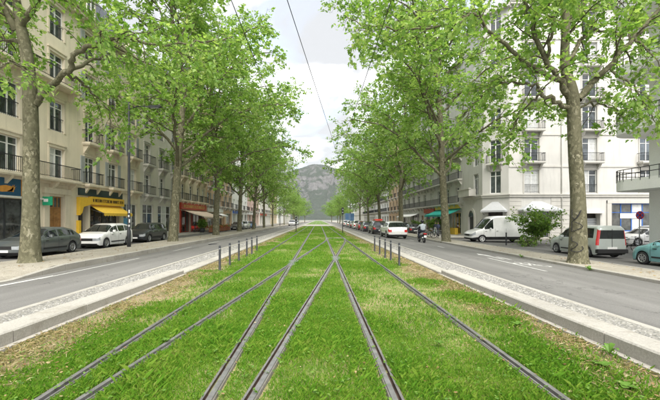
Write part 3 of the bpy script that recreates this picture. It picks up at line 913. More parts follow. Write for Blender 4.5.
def smooth_line(pts, n=6):
    """Catmull-Rom through pts"""
    pts = np.array([list(p) for p in pts], float)
    if len(pts) < 3:
        t = np.linspace(0, 1, n + 1)[:, None]
        return pts[0] * (1 - t) + pts[-1] * t
    q = np.vstack([2 * pts[0] - pts[1], pts, 2 * pts[-1] - pts[-2]])
    out = []
    for i in range(1, len(q) - 2):
        for t in np.linspace(0, 1, n, endpoint=False):
            out.append(0.5 * ((2 * q[i]) + (-q[i - 1] + q[i + 1]) * t + (2 * q[i - 1] - 5 * q[i] + 4 * q[i + 1] - q[i + 2]) * t * t + (-q[i - 1] + 3 * q[i] - 3 * q[i + 1] + q[i + 2]) * t ** 3))
    out.append(pts[-1])
    return np.array(out)

def leaves_mesh(name, pos, out_dir, size, tmpl, mat, r):
    n = len(pos)
    # blade axis: outward and drooping; normal mostly up
    d = out_dir + r.normal(0, 0.55, (n, 3)); d[:, 2] -= 0.25
    d /= np.linalg.norm(d, axis=1)[:, None]
    up = np.tile(np.array([0, 0, 1.0]), (n, 1)) + r.normal(0, 0.42, (n, 3))
    s = np.cross(d, up); s /= np.linalg.norm(s, axis=1)[:, None] + 1e-9
    nn = np.cross(s, d)
    sz = size * r.uniform(0.4, 1.35, n)
    k = len(tmpl)
    fold = 0.22 * np.abs(tmpl[:, 0]) - 0.12 * tmpl[:, 1] ** 2
    V = pos[:, None, :] + sz[:, None, None] * (tmpl[None, :, 0, None] * s[:, None, :] + tmpl[None, :, 1, None] * d[:, None, :] + fold[None, :, None] * nn[:, None, :])
    return np_mesh(name, V.reshape(-1, 3), k, mat)

def grow_tree(seed, trunk, limbs, sec_step=0.45, twig_step=0.3, per_twig=11, leaf=0.22, tmpl=LOBED, sec_len=(1.0, 3.0), twig_len=0.75, leader_sec_from=0.45, droop=0.10, leaf_mat='plane_leaf'):
    """trunk: (pts, radii); limbs: list of (pts, r0, r1, first fraction that carries side branches)"""
    r = np.random.default_rng(seed)
    tm, bm_ = MB(), MB()
    tp = smooth_line(trunk[0], 5)
    tr_ = np.interp(np.linspace(0, 1, len(tp)), np.linspace(0, 1, len(trunk[1])), trunk[1])
    tm.tube(tp, list(tr_), 14)
    allb = []
    for (pts, r0, r1, frac) in limbs:
        lp = smooth_line(pts, 5)
        lp[1:-1] += r.normal(0, 0.05, lp[1:-1].shape)
        lr = np.linspace(r0, r1, len(lp))
        bm_.tube(lp, list(lr), 8, 0, False)
        allb.append((lp, lr, frac))
    allb.append((tp, tr_, leader_sec_from))
    pos = []; od = []
    for (lp, lr, frac) in allb:
        seg = np.linalg.norm(np.diff(lp, axis=0), axis=1); cum = np.concatenate([[0], np.cumsum(seg)]); L = cum[-1]
        s = frac * L; side = r.random() * 6.28
        while s <= L:
            p = np.array([np.interp(s, cum, lp[:, k]) for k in range(3)])
            i = min(np.searchsorted(cum, s), len(lp) - 1); i = max(i, 1)
            t = lp[i] - lp[i - 1]; t = t / (np.linalg.norm(t) + 1e-9)
            side += 2.4 + r.normal(0, 0.4)
            a = np.cross(t, [0, 0, 1.0]); 
            if np.linalg.norm(a) < 0.2: a = np.array([1.0, 0, 0])
            a /= np.linalg.norm(a); c = np.cross(t, a)
            lat = a * math.cos(side) + c * math.sin(side) * 0.65
            dirv = t * r.uniform(0.35, 0.9) + lat * r.uniform(0.7, 1.1); dirv[2] += 0.12
            dirv /= np.linalg.norm(dirv)
            ln = np.clip(sec_len[0] + 0.33 * (L - s), sec_len[0], sec_len[1]) * r.uniform(0.6, 1.15)
            rr = min(float(np.interp(s, cum, lr)) * 0.45, 0.045)
            q = [p]; dcur = dirv.copy(); nst = 5
            for _ in range(nst):
                dcur = dcur + r.normal(0, 0.16, 3); dcur[2] -= droop
                dcur /= np.linalg.norm(dcur)
                q.append(q[-1] + dcur * ln / nst)
            q = np.array(q)
            bm_.tube(q, list(np.linspace(rr, 0.006, len(q))), 5, 1, False)
            # twigs
            u = 0.18 * ln
            while u <= ln:
                f = u / ln * nst; j = min(int(f), nst - 1); pp = q[j] + (q[j + 1] - q[j]) * (f - j)
                td = (q[j + 1] - q[j]); td /= np.linalg.norm(td)
                w = r.normal(0, 1, 3); w[2] *= 0.5; w -= td * w.dot(td); w /= np.linalg.norm(w) + 1e-9
                dd = td * r.uniform(0.2, 0.8) + w; dd[2] -= 0.1; dd /= np.linalg.norm(dd)
                tl = twig_len * r.uniform(0.5, 1.2)
                e = pp + dd * tl + np.array([0, 0, -0.08 * tl])
                bm_.tube([pp, 0.5 * (pp + e) + np.array([0, 0, 0.03]), e], [0.008, 0.006, 0.003], 3, 1, False)
                m_ = max(3, int(per_twig * tl / twig_len))
                tt = r.uniform(0.15, 1.05, m_)[:, None]
                pos.append(pp + (e - pp) * tt + r.normal(0, 0.09, (m_, 3)))
                od.append(np.tile(dd, (m_, 1)))
                u += twig_step * r.uniform(0.7, 1.3)
            s += sec_step * r.uniform(0.7, 1.3)
    pos = np.concatenate(pos); od = np.concatenate(od)
    me_t = tm.mesh('trunk', M['plane_bark']); me_b = bm_.mesh('branches', [M['plane_bark'], M['twig_bark']])
    me_c = leaves_mesh('crown', pos, od, leaf, tmpl, M[leaf_mat], r)
    return me_t, me_b, me_c, len(pos)

def place_tree(meshes, loc, rz, sc, label, name='plane_tree', group='plane trees lining the avenue'):
    o = empty(name, loc, rz)
    o.scale = sc if hasattr(sc, '__len__') else (sc, sc, sc)
    tag(o, label, 'tree', group)
    link('trunk', meshes[0], o); link('branches', meshes[1], o); link('crown', meshes[2], o)
    return o

# ---- the near left tree, its limbs where the photograph shows them (built around its own base)
def rel(pts, base):
    return [tuple(P(*p) - base) for p in pts]
YL = 13.9
bL = Vector((-11.45, YL, -0.08))
trunkL = ([(0, 0, -0.1)] + [(0.0, 0, 0.25)] + rel([(31, 200, YL), (31, 127, YL), (28, 65, YL), (19, 16, YL), (13, -30, YL), (12, -110, YL + 0.4)], bL), [0.56, 0.38, 0.29, 0.265, 0.245, 0.205, 0.15, 0.10, 0.04])
limbsL = [(rel([(35, 105, YL), (49, 86, YL), (67, 73, YL - 0.3), (73, 59, YL - 0.5), (88, 47, YL - 0.5), (110, 41, YL - 0.4), (126, 39, YL - 0.2), (165, 46, YL), (204, 42, YL + 0.4), (235, 36, YL + 0.6)], bL), 0.135, 0.022, 0.35),
          (rel([(68, 72, YL - 0.3), (90, 61, YL + 0.4), (112, 55, YL + 1.2), (130, 30, YL + 2)], bL), 0.08, 0.02, 0.2),
          (rel([(16, 30, YL), (2, 6, YL - 0.4), (-22, -12, YL - 1.2)], bL), 0.15, 0.03, 0.1),
          (rel([(20, 30, YL), (45, -10, YL - 0.6), (80, -35, YL - 1.2), (120, -55, YL - 1.0)], bL), 0.14, 0.03, 0.2),
          (rel([(14, -10, YL), (50, -60, YL + 1.5), (100, -85, YL + 3)], bL), 0.12, 0.03, 0.2),
          (rel([(22, 40, YL), (6, 40, YL + 2), (0, 30, YL + 4)], bL), 0.1, 0.02, 0.2),
          (rel([(13, -25, YL), (-40, -70, YL), (-80, -90, YL - 1)], bL), 0.12, 0.03, 0.2),
          (rel([(13, -40, YL), (20, -60, YL - 3), (40, -80, YL - 5)], bL), 0.11, 0.03, 0.3),
          (rel([(67, 73, YL - 0.3), (88, 88, YL + 0.6), (108, 112, YL + 1.4), (112, 140, YL + 2.0)], bL), 0.06, 0.012, 0.3),
          (rel([(28, 70, YL), (12, 62, YL - 1.2), (-4, 66, YL - 2.2)], bL), 0.07, 0.015, 0.3),
          (rel([(12, -60, YL), (70, -120, YL), (130, -130, YL + 1)], bL), 0.1, 0.02, 0.2)]
tl = grow_tree(11, trunkL, limbsL, sec_step=0.36, twig_step=0.27, per_twig=15, leaf=0.168, sec_len=(1.1, 3.4), leader_sec_from=0.62)
place_tree(tl[:3], bL, 0, 1.0, 'large plane tree at far left, mottled trunk before the dark grey car')

YR = 14.9
bR = Vector((11.05, YR, -0.24))
trunkR = ([(0, 0, -0.1), (0, 0, 0.3)] + rel([(578, 200, YR), (575, 150, YR), (572.5, 97, YR), (565, 65, YR), (566, 20, YR), (563, -10, YR), (560, -90, YR)], bR), [0.56, 0.36, 0.275, 0.252, 0.24, 0.18, 0.14, 0.10, 0.04])
limbsR = [(rel([(578, 100, YR), (592, 83, YR), (608, 67, YR - 0.3), (634, 36, YR - 0.6), (660, 10, YR - 0.8), (690, -14, YR - 1)], bR), 0.15, 0.045, 0.3),
          (rel([(570, 98, YR), (560, 81, YR - 0.2), (541, 52, YR - 0.5), (528, 13, YR - 0.8), (521, -15, YR - 1.0)], bR), 0.15, 0.04, 0.25),
          (rel([(558, 80, YR - 0.2), (542, 73, YR - 0.4), (524.5, 60, YR - 0.5), (492, 34, YR - 0.6), (474, 15, YR - 0.5), (450, 24, YR), (410, 30, YR + 0.2), (375, 27, YR), (345, 15, YR)], bR), 0.105, 0.015, 0.3),
          (rel([(570, 108, YR), (555, 101, YR - 0.4), (541, 93, YR - 0.6), (534, 85, YR - 0.6), (515, 84, YR - 0.4), (498, 85, YR), (479, 88, YR + 0.5)], bR), 0.10, 0.02, 0.3),
          (rel([(545, 60, YR - 0.4), (551, 38, YR - 1.0), (552, 8, YR - 1.4), (548, -20, YR - 1.8)], bR), 0.07, 0.03, 0.2),
          (rel([(568, 60, YR), (590, 32, YR + 1), (615, 32, YR + 2), (645, 40, YR + 2.5)], bR), 0.09, 0.02, 0.2),
          (rel([(564, 30, YR), (600, -20, YR + 1), (640, -50, YR + 2)], bR), 0.12, 0.03, 0.2),
          (rel([(563, 0, YR), (510, -40, YR + 1), (450, -60, YR + 1.5)], bR), 0.12, 0.03, 0.2),
          (rel([(563, -5, YR), (560, -40, YR - 3), (550, -60, YR - 5)], bR), 0.11, 0.03, 0.3),
          (rel([(562, -30, YR), (600, -110, YR), (660, -120, YR - 1)], bR), 0.1, 0.02, 0.2),
          (rel([(574, 110, YR), (590, 104, YR + 1), (612, 108, YR + 1.6), (628, 122, YR + 2.0)], bR), 0.06, 0.015, 0.3),
          (rel([(541, 93, YR - 0.6), (526, 108, YR), (512, 132, YR + 0.4), (508, 155, YR + 0.8)], bR), 0.05, 0.012, 0.3),
          (rel([(498, 85, YR), (478, 100, YR + 0.4), (462, 122, YR + 0.8)], bR), 0.04, 0.012, 0.2),
          (rel([(608, 67, YR - 0.3), (628, 84, YR - 0.6), (645, 104, YR - 0.6), (655, 122, YR - 0.6)], bR), 0.05, 0.012, 0.25),
          (rel([(634, 36, YR - 0.6), (650, 52, YR - 1), (664, 70, YR - 1.2)], bR), 0.05, 0.012, 0.2),
          (rel([(560, -40, YR), (480, -80, YR), (420, -60, YR - 1)], bR), 0.1, 0.02, 0.2)]
tr = grow_tree(12, trunkR, limbsR, sec_step=0.36, twig_step=0.27, per_twig=15, leaf=0.168, sec_len=(1.1, 3.4), leader_sec_from=0.62)
place_tree(tr[:3], bR, 0, 1.0, 'large plane tree at far right with black scrawl on its trunk')

# ---- other avenue trees: a few whole trees, copied and turned
def generic(seed, H, fork, rad, lean=(0, 0), nl=11, per_twig=11, spread=0.5):
    r = np.random.default_rng(seed)
    t = [(0, 0, -0.1), (0, 0, 0.3), (lean[0] * 0.25, lean[1] * 0.25, fork * 0.5), (lean[0] * 0.6, lean[1] * 0.6, fork), (lean[0] + r.normal(0, 0.25), lean[1] + r.normal(0, 0.25), fork + (H - fork) * 0.35),
         (lean[0] + r.normal(0, 0.4), lean[1] + r.normal(0, 0.4), fork + (H - fork) * 0.68), (lean[0] + r.normal(0, 0.5), lean[1] + r.normal(0, 0.5), H)]
    rr = [0.46, 0.34, 0.28, 0.25, 0.18, 0.10, 0.02]
    tp = smooth_line(t, 5)
    limbs = []
    az = r.random() * 6.28
    for k in range(nl):
        f = (k + 0.5) / nl
        z0 = fork * 0.92 + (H * 0.86 - fork) * f ** 1.15
        i = np.argmin(np.abs(tp[:, 2] - z0)); p0 = tp[i]
        az += 2.4 + r.normal(0, 0.3)
        ln = rad * (1.0 - 0.32 * f ** 2.2) * r.uniform(0.85, 1.1) * (1 + 0.2 * math.cos(az))
        el = math.radians(np.interp(f, [0, 1], [24, 52]) + r.normal(0, 6))
        d = np.array([math.cos(az) * math.cos(el), math.sin(az) * math.cos(el), math.sin(el)])
        sidev = np.array([-math.sin(az), math.cos(az), 0]) * r.normal(0, 0.08) * ln
        p1 = p0 + d * ln * 0.4 + np.array([0, 0, 0.1 * ln]); p2 = p0 + d * ln * 0.75 + sidev + np.array([0, 0, 0.06 * ln]); p3 = p0 + d * ln + sidev * 1.5 - np.array([0, 0, 0.08 * ln])
        limbs.append(([p0, p1, p2, p3], float(np.interp(f, [0, 1], [0.12, 0.05])), 0.015, 0.22))
    return grow_tree(seed, (t, rr), limbs, sec_step=0.42, twig_step=0.3, per_twig=per_twig, leaf=0.182, leader_sec_from=0.42, tmpl=SIMPLE5, sec_len=(1.1, 3.6), twig_len=0.8)
g1 = generic(21, 23, 5.2, 9.1, (0.5, 0.1), 21, 15)
g2 = generic(22, 22, 5.6, 9.0, (0.1, 0.2), 20, 15)
g3 = generic(23, 23, 5.0, 9.2, (0.3, -0.3), 21, 15)
print('LEAVES', tl[3], tr[3], g1[3], g2[3], g3[3])
for k, (Y, gm_, rz, sc, lab) in enumerate((
        (27.2, g1, 0.3, (1.1, 1.05, 1.1), 'plane tree on the left between the black car and the red cafe'),
        (38.6, g2, -0.2, (1.1, 1.05, 1.08), 'plane tree on the left in front of the cream cafe awning'),
        (50.0, g3, 0.1, (1.0, 1.0, 1.0), 'plane tree on the left beside the red cafe flower boxes'),
        (61.0, g1, -0.5, (0.86, 0.9, 0.95), 'plane tree on the left, fifth from the camera'),
        (72.5, g2, 0.5, (0.76, 0.85, 0.88), 'plane tree on the left, sixth from the camera'),
        (86.0, g3, -0.3, (0.66, 0.75, 0.8), 'plane tree on the left, last of the tall near ones'))):
    place_tree(gm_, (-11.3, Y, -0.1), rz, sc, lab)
for k, (X, Y, gm_, rz, sc, lab) in enumerate((
        (10.75, 29.5, g3, 3.3, (1.1, 1.05, 1.08), 'plane tree on the right beside the teal shop awning'),
        (11.0, 46.6, g2, 2.9, (1.08, 1.0, 1.03), 'plane tree on the right behind the white hatchback'),
        (10.8, 61.4, g1, 3.3, (0.88, 0.95, 0.95), 'plane tree on the right, fourth from the camera'),
        (10.8, 75.7, g3, 2.8, (0.8, 0.9, 0.9), 'plane tree on the right, fifth from the camera'),
        (10.8, 91.3, g2, 3.4, (0.72, 0.8, 0.85), 'plane tree on the right, last of the tall near ones'))):
    place_tree(gm_, (X, Y, -0.25), rz, sc, lab)
# smaller trees down the avenue
for (X, Y, sc, gm_, rz, lab) in ((-11.0, 112, 0.52, g2, 1.0, 'small round tree far down the left side'), (-9.5, 135, 0.56, g1, 2.0, 'small round tree on the left beyond the junction'), (-11, 160, 0.6, g2, 3.0, 'distant tree on the left, second last'), (-11, 195, 0.62, g1, 4.0, 'distant tree on the left, last before the mountain'),
                                 (-8.5, 215, 0.62, g1, 0.9, 'far tree on the left just inside the avenue end'), (8.0, 212, 0.6, g3, 2.2, 'far tree on the right just inside the avenue end'), (-15, 240, 0.7, g3, 0.4, 'far tree on the left at the foot of the mountain'), (15, 235, 0.7, g2, 1.4, 'far tree on the right at the foot of the mountain'), (-22, 300, 0.8, g1, 2.4, 'tiny far tree left of the avenue end'), (12, 320, 0.75, g3, 3.4, 'tiny far tree right of the avenue end'),
                                 (9.0, 150, 0.56, g1, 0.5, 'small round tree far down the right side'), (10, 182, 0.6, g2, 2.6, 'distant tree on the right, last before the mountain'), (11, 118, 0.6, g1, 3.3, 'mid sized tree on the right beyond the queue of cars')):
    place_tree(gm_, (X, Y, -0.2), rz, (sc * 1.15, sc * 1.15, sc), lab, group='smaller trees far down the avenue')

# black scrawl painted on the right trunk
def scrawl():
    pts2 = [(572.5, 209), (575, 214), (578, 219), (581, 213), (582, 210), (579, 217), (576, 223), (574, 229), (575.5, 232), (580, 229), (583, 227), (581, 224), (577.5, 222)]
    pts3 = [(575, 237), (576, 241), (579, 244), (577, 248), (575, 251), (579, 252), (583, 249), (582, 246)]
    mb = MB()
    for pts in (pts2, pts3):
        line = smooth_line([(p[0], p[1], 0) for p in pts], 5)
        out = []
        for q in line:
            w = P(q[0], q[1] , YR - 0.36)
            dx = w.x - bR.x - 0.0
            rad = float(np.interp(w.z - bR.z, [-0.1, 0.3, 1.0, 3], [0.58, 0.385, 0.352, 0.302])) + 0.006
            dx = max(-rad * 0.97, min(rad * 0.97, dx))
            out.append((bR.x + dx, bR.y - math.sqrt(rad * rad - dx * dx), w.z))
        mb.tube(out, 0.016, 5)
    o = mb.build('painted_scrawl', M['black_plastic'])
    return o
sc_ = scrawl()
treeR = [o for o in COL.objects if o.name.startswith('plane_tree') and 'scrawl' in o.get('label', '')][0]
sc_.parent = treeR
sc_.matrix_parent_inverse = Matrix.Translation(-bR)

# ---------------------------------------------------------------- arching shrub by the van
def shrub(loc, seed, H, n, label, name='shrub', spread=1.0, leaf=0.16, per_twig=14):
    r = np.random.default_rng(seed)
    limbs = []
    for k in range(n):
        a = r.random() * 6.28; L = H * r.uniform(0.6, 1.0)
        d = np.array([math.cos(a), math.sin(a), 0]) * spread * r.uniform(0.3, 0.75)
        limbs.append(([(0, 0, 0), tuple(d * L * 0.25 + np.array([0, 0, L * 0.5])), tuple(d * L * 0.65 + np.array([0, 0, L * 0.88])), tuple(d * L * 1.15 + np.array([0, 0, L * 0.9]))], 0.03, 0.006, 0.25))
    t = ([(0, 0, -0.05), (0.02, 0, H * 0.3), (0.05, 0, H * 0.6)], [0.07, 0.05, 0.02])
    me = grow_tree(seed, t, limbs, sec_step=0.3, twig_step=0.2, per_twig=per_twig, leaf=leaf, tmpl=SIMPLE, sec_len=(0.35, 0.9), twig_len=0.35, leader_sec_from=0.5, leaf_mat='shrub_leaf')
    o = empty(name, loc); tag(o, label, 'shrub')
    link('trunk', me[0], o); link('branches', me[1], o); link('foliage', me[2], o)
    return o
shrub((18.3, 29.6, -0.55), 31, 3.1, 11, 'arching green shrub in front of the white van', spread=1.1)
shrub((16.6, 27.8, -0.5), 32, 0.6, 7, 'low ground plant at the foot of the arching shrub', 'low_plant', 1.6, 0.12, 8)
shrub((19.6, 28.2, -0.5), 33, 0.7, 7, 'low ground plant right of the arching shrub', 'low_plant', 1.6, 0.12, 8)
shrub((16.9, 51.5, -0.45), 34, 2.4, 8, 'bushy green plant before the teal awning shop', 'shrub', 0.8, 0.16, 12)
shrub((15.8, 54.5, -0.45), 35, 2.0, 7, 'bushy green plant beside the parked dark car', 'shrub', 0.8, 0.16, 12)

# ================================================================== buildings
_cache = {}
def wall_mesh(L, H, D, holes, mat, rev=0.22, rev_mat=None, segs=None):
    us = sorted(set([0, L] + [h[0] for h in holes] + [h[1] for h in holes]))
    vs = sorted(set([0, H] + [h[2] for h in holes] + [h[3] for h in holes]))
    mb = MB()
    for i in range(len(us) - 1):
        for j in range(len(vs) - 1):
            cu, cv = (us[i] + us[i + 1]) / 2, (vs[j] + vs[j + 1]) / 2
            if any(h[0] < cu < h[1] and h[2] < cv < h[3] for h in holes): continue
            mb.add([(us[i], 0, vs[j]), (us[i + 1], 0, vs[j]), (us[i + 1], 0, vs[j + 1]), (us[i], 0, vs[j + 1])], [(0, 1, 2, 3)])
    for h in holes:
        a, b_, c, d = h[:4]
        r_ = h[4] if len(h) > 4 else rev
        mb.add([(a, 0, c), (b_, 0, c), (b_, r_, c), (a, r_, c)], [(0, 3, 2, 1)][::-1] if False else [(0, 1, 2, 3)])
        mb.add([(a, 0, d), (b_, 0, d), (b_, r_, d), (a, r_, d)], [(0, 3, 2, 1)])
        mb.add([(a, 0, c), (a, 0, d), (a, r_, d), (a, r_, c)], [(0, 3, 2, 1)])
        mb.add([(b_, 0, c), (b_, 0, d), (b_, r_, d), (b_, r_, c)], [(0, 1, 2, 3)])
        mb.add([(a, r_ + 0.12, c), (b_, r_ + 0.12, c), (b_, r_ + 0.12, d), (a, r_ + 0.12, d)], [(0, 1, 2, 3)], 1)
    mb.add([(0, 0, 0), (0, D, 0), (0, D, H), (0, 0, H)], [(0, 3, 2, 1)])
    mb.add([(L, 0, 0), (L, D, 0), (L, D, H), (L, 0, H)], [(0, 1, 2, 3)])
    mb.add([(0, D, 0), (L, D, 0), (L, D, H), (0, D, H)], [(0, 3, 2, 1)])
    mb.add([(0, 0, H), (L, 0, H), (L, D, H), (0, D, H)], [(0, 1, 2, 3)])
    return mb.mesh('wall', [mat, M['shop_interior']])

def window_meshes(w, h, frame_mat, glass, mull=1, transom=0.0):
    key = ('w', round(w, 2), round(h, 2), frame_mat.name, glass.name, mull, transom)
    if key in _cache: return _cache[key]
    t, d = 0.075, 0.07
    mb = MB()
    mb.box(0, 0, 0, t, d, h); mb.box(w - t, 0, 0, w, d, h)
    mb.box(t, 0, 0, w - t, d, t * 1.3); mb.box(t, 0, h - t, w - t, d, h)
    n = mull + 1
    for k in range(1, n):
        u = w * k / n
        mb.box(u - 0.05, -0.01, t * 1.3, u + 0.05, d - 0.01, h - t)
    if transom:
        z = h * transom
        for k in range(n):
            mb.box(max(t, w * k / n + 0.05), 0.004, z - 0.03, min(w - t, w * (k + 1) / n - 0.05), d - 0.004, z + 0.03)
    fr = mb.mesh('window', frame_mat)
    panes = []
    for k in range(n):
        a = max(t, w * k / n + 0.05); b_ = min(w - t, w * (k + 1) / n - 0.05)
        p = MB(); p.box(a - 0.004, 0.03, t, b_ + 0.004, 0.042, h - t * 0.9)
        panes.append(p.mesh('pane', glass))
    _cache[key] = (fr, panes)
    return _cache[key]

def add_window(root, u, v, w, h, frame='white_paint', glass='window_glass', mull=1, rev=0.16, transom=0.0, panes=True, name='window', curtain=0.25):
    fr, ps = window_meshes(w, h, M[frame], M[glass], mull, transom)
    o = link(name, fr, root, (u, rev, v))
    for p in ps:
        if random.random() < curtain:
            p2key = ('c', p.name)
            if p2key not in _cache:
                q = p.copy(); q.materials[0] = M['curtain']; _cache[p2key] = q
            link('pane', _cache[p2key], o)
        else:
            link('pane', p, o)
    return o

def railing_mesh(L, d, h=0.95, step=0.13, mat='iron', rail=0.025):
    key = ('r', round(L, 2), round(d, 2), h, step, mat)
    if key in _cache: return _cache[key]
    mb = MB()
    mb.box(0, -d, h - 0.05, L, -d + 0.05, h); mb.box(0, -d + 0.01, 0.08, L, -d + 0.04, 0.11)
    n = int(L / step)
    for k in range(n + 1):
        u = L * k / n
        mb.box(u - 0.009, -d + 0.016, 0.0, u + 0.009, -d + 0.034, h - 0.05)
    if d > 0.25:
        for u in (0.0, L - 0.03):
            mb.box(u, -d + 0.05, h - 0.05, u + 0.03, 0, h)
            for k in range(1, int(d / step)):
                mb.box(u + 0.006, -d + k * step, 0, u + 0.024, -d + k * step + 0.018, h - 0.05)
    m = mb.mesh('railing', M[mat]); _cache[key] = m
    return m

def add_balcony(root, u, v, L, d=0.55, mat='limestone_trim', rail_mat='iron', step=0.13, brackets=True, h=0.95, th=0.16):
    mb = MB()
    mb.box(0, -d - 0.06, -th, L, -0.002, 0)
    mb.box(0.03, -d - 0.02, -th - 0.07, L - 0.03, -0.002, -th)
    if brackets:
        n = max(2, int(L / 1.8) + 1)
        for k in range(n):
            x = 0.15 + (L - 0.5) * k / max(1, n - 1)
            mb.prism([(-0.002, -th - 0.07), (-d * 0.8, -th - 0.07), (-d * 0.7, -th - 0.2), (-0.1, -th - 0.62), (-0.002, -th - 0.62)], 0, x, x + 0.2)
    o = mb.build('balcony', M[mat], root, (u, 0, v))
    link('railing', railing_mesh(L, d, h, step, rail_mat), o)
    return o

def part_box(name, root, mat, *a):
    mb = MB(); mb.box(*a)
    return mb.build(name, M[mat], root)

def awning(root, u0, u1, v_top, v_bot, out, mat, valance=0.22, name='awning', stripes=None):
    mb = MB()
    L = u1 - u0
    n = 10
    # slightly sagging cloth
    for side in (0,):
        vs = []; 
        for i in range(n + 1):
            t = i / n
            y = -out * t; z = v_top + (v_bot - v_top) * t - 0.06 * math.sin(math.pi * t)
            vs += [(0, y, z), (L, y, z)]
        mb.add(vs, [(2 * i, 2 * i + 1, 2 * i + 3, 2 * i + 2) for i in range(n)], 0, True)
        vs2 = [(x, y, z - 0.015) for x, y, z in vs]
        mb.add(vs2, [(2 * i + 2, 2 * i + 3, 2 * i + 1, 2 * i) for i in range(n)], 0, True)
    k = max(4, int(L / 0.35))
    for i in range(k):      # scalloped valance
        a, b_ = L * i / k, L * (i + 1) / k
        m_ = (a + b_) / 2
        mb.add([(a, -out, v_bot), (b_, -out, v_bot), (b_, -out, v_bot - valance * 0.75), (m_, -out, v_bot - valance), (a, -out, v_bot - valance * 0.75)], [(0, 4, 3, 2, 1)])
        mb.add([(a, -out + 0.012, v_bot), (b_, -out + 0.012, v_bot), (b_, -out + 0.012, v_bot - valance * 0.75), (m_, -out + 0.012, v_bot - valance), (a, -out + 0.012, v_bot - valance * 0.75)], [(0, 1, 2, 3, 4)])
    o = mb.build(name, M[mat], root, (u0, 0, 0))
    fm = MB()
    for x in (0.06, L - 0.1):
        fm.tube([(x, -0.02, v_top - 0.35), (x, -out * 0.5, (v_top + v_bot) / 2 - 0.2), (x, -out + 0.03, v_bot - 0.04)], 0.018, 6)
    fm.tube([(0.02, -out + 0.02, v_bot - 0.03), (L - 0.02, -out + 0.02, v_bot - 0.03)], 0.02, 6)
    fm.build('awning_arm', M['grey_metal'], o)
    return o

def pseudo_lettering(parent, u0, u1, v0, h, y, mat, seed):
    """rows of letter strokes too small to read, as in the photograph"""
    r = random.Random(seed)
    mb = MB(); u = u0
    while u < u1 - h * 0.5:
        w = h * r.uniform(0.45, 0.7); s = h * 0.17; k = r.randrange(5)
        if r.random() < 0.12: u += w * 0.7; continue
        if k in (0, 1, 3): mb.box(u, y, v0, u + s, y + 0.02, v0 + h)
        if k in (0, 2): mb.box(u + w - s, y, v0, u + w, y + 0.02, v0 + h)
        if k in (1, 3, 4): mb.box(u + s, y, v0 + h - s, u + w, y + 0.02, v0 + h)
        if k in (1, 4): mb.box(u + s, y, v0, u + w, y + 0.02, v0 + s)
        if k in (0, 1, 2): mb.box(u + s, y, v0 + h * 0.45, u + w - s, y + 0.02, v0 + h * 0.45 + s)
        if k in (4, 2): mb.box(u, y, v0, u + s, y + 0.02, v0 + h)
        u += w + h * 0.22
    return tag(mb.build('lettering', M[mat], parent), kind='stuff')

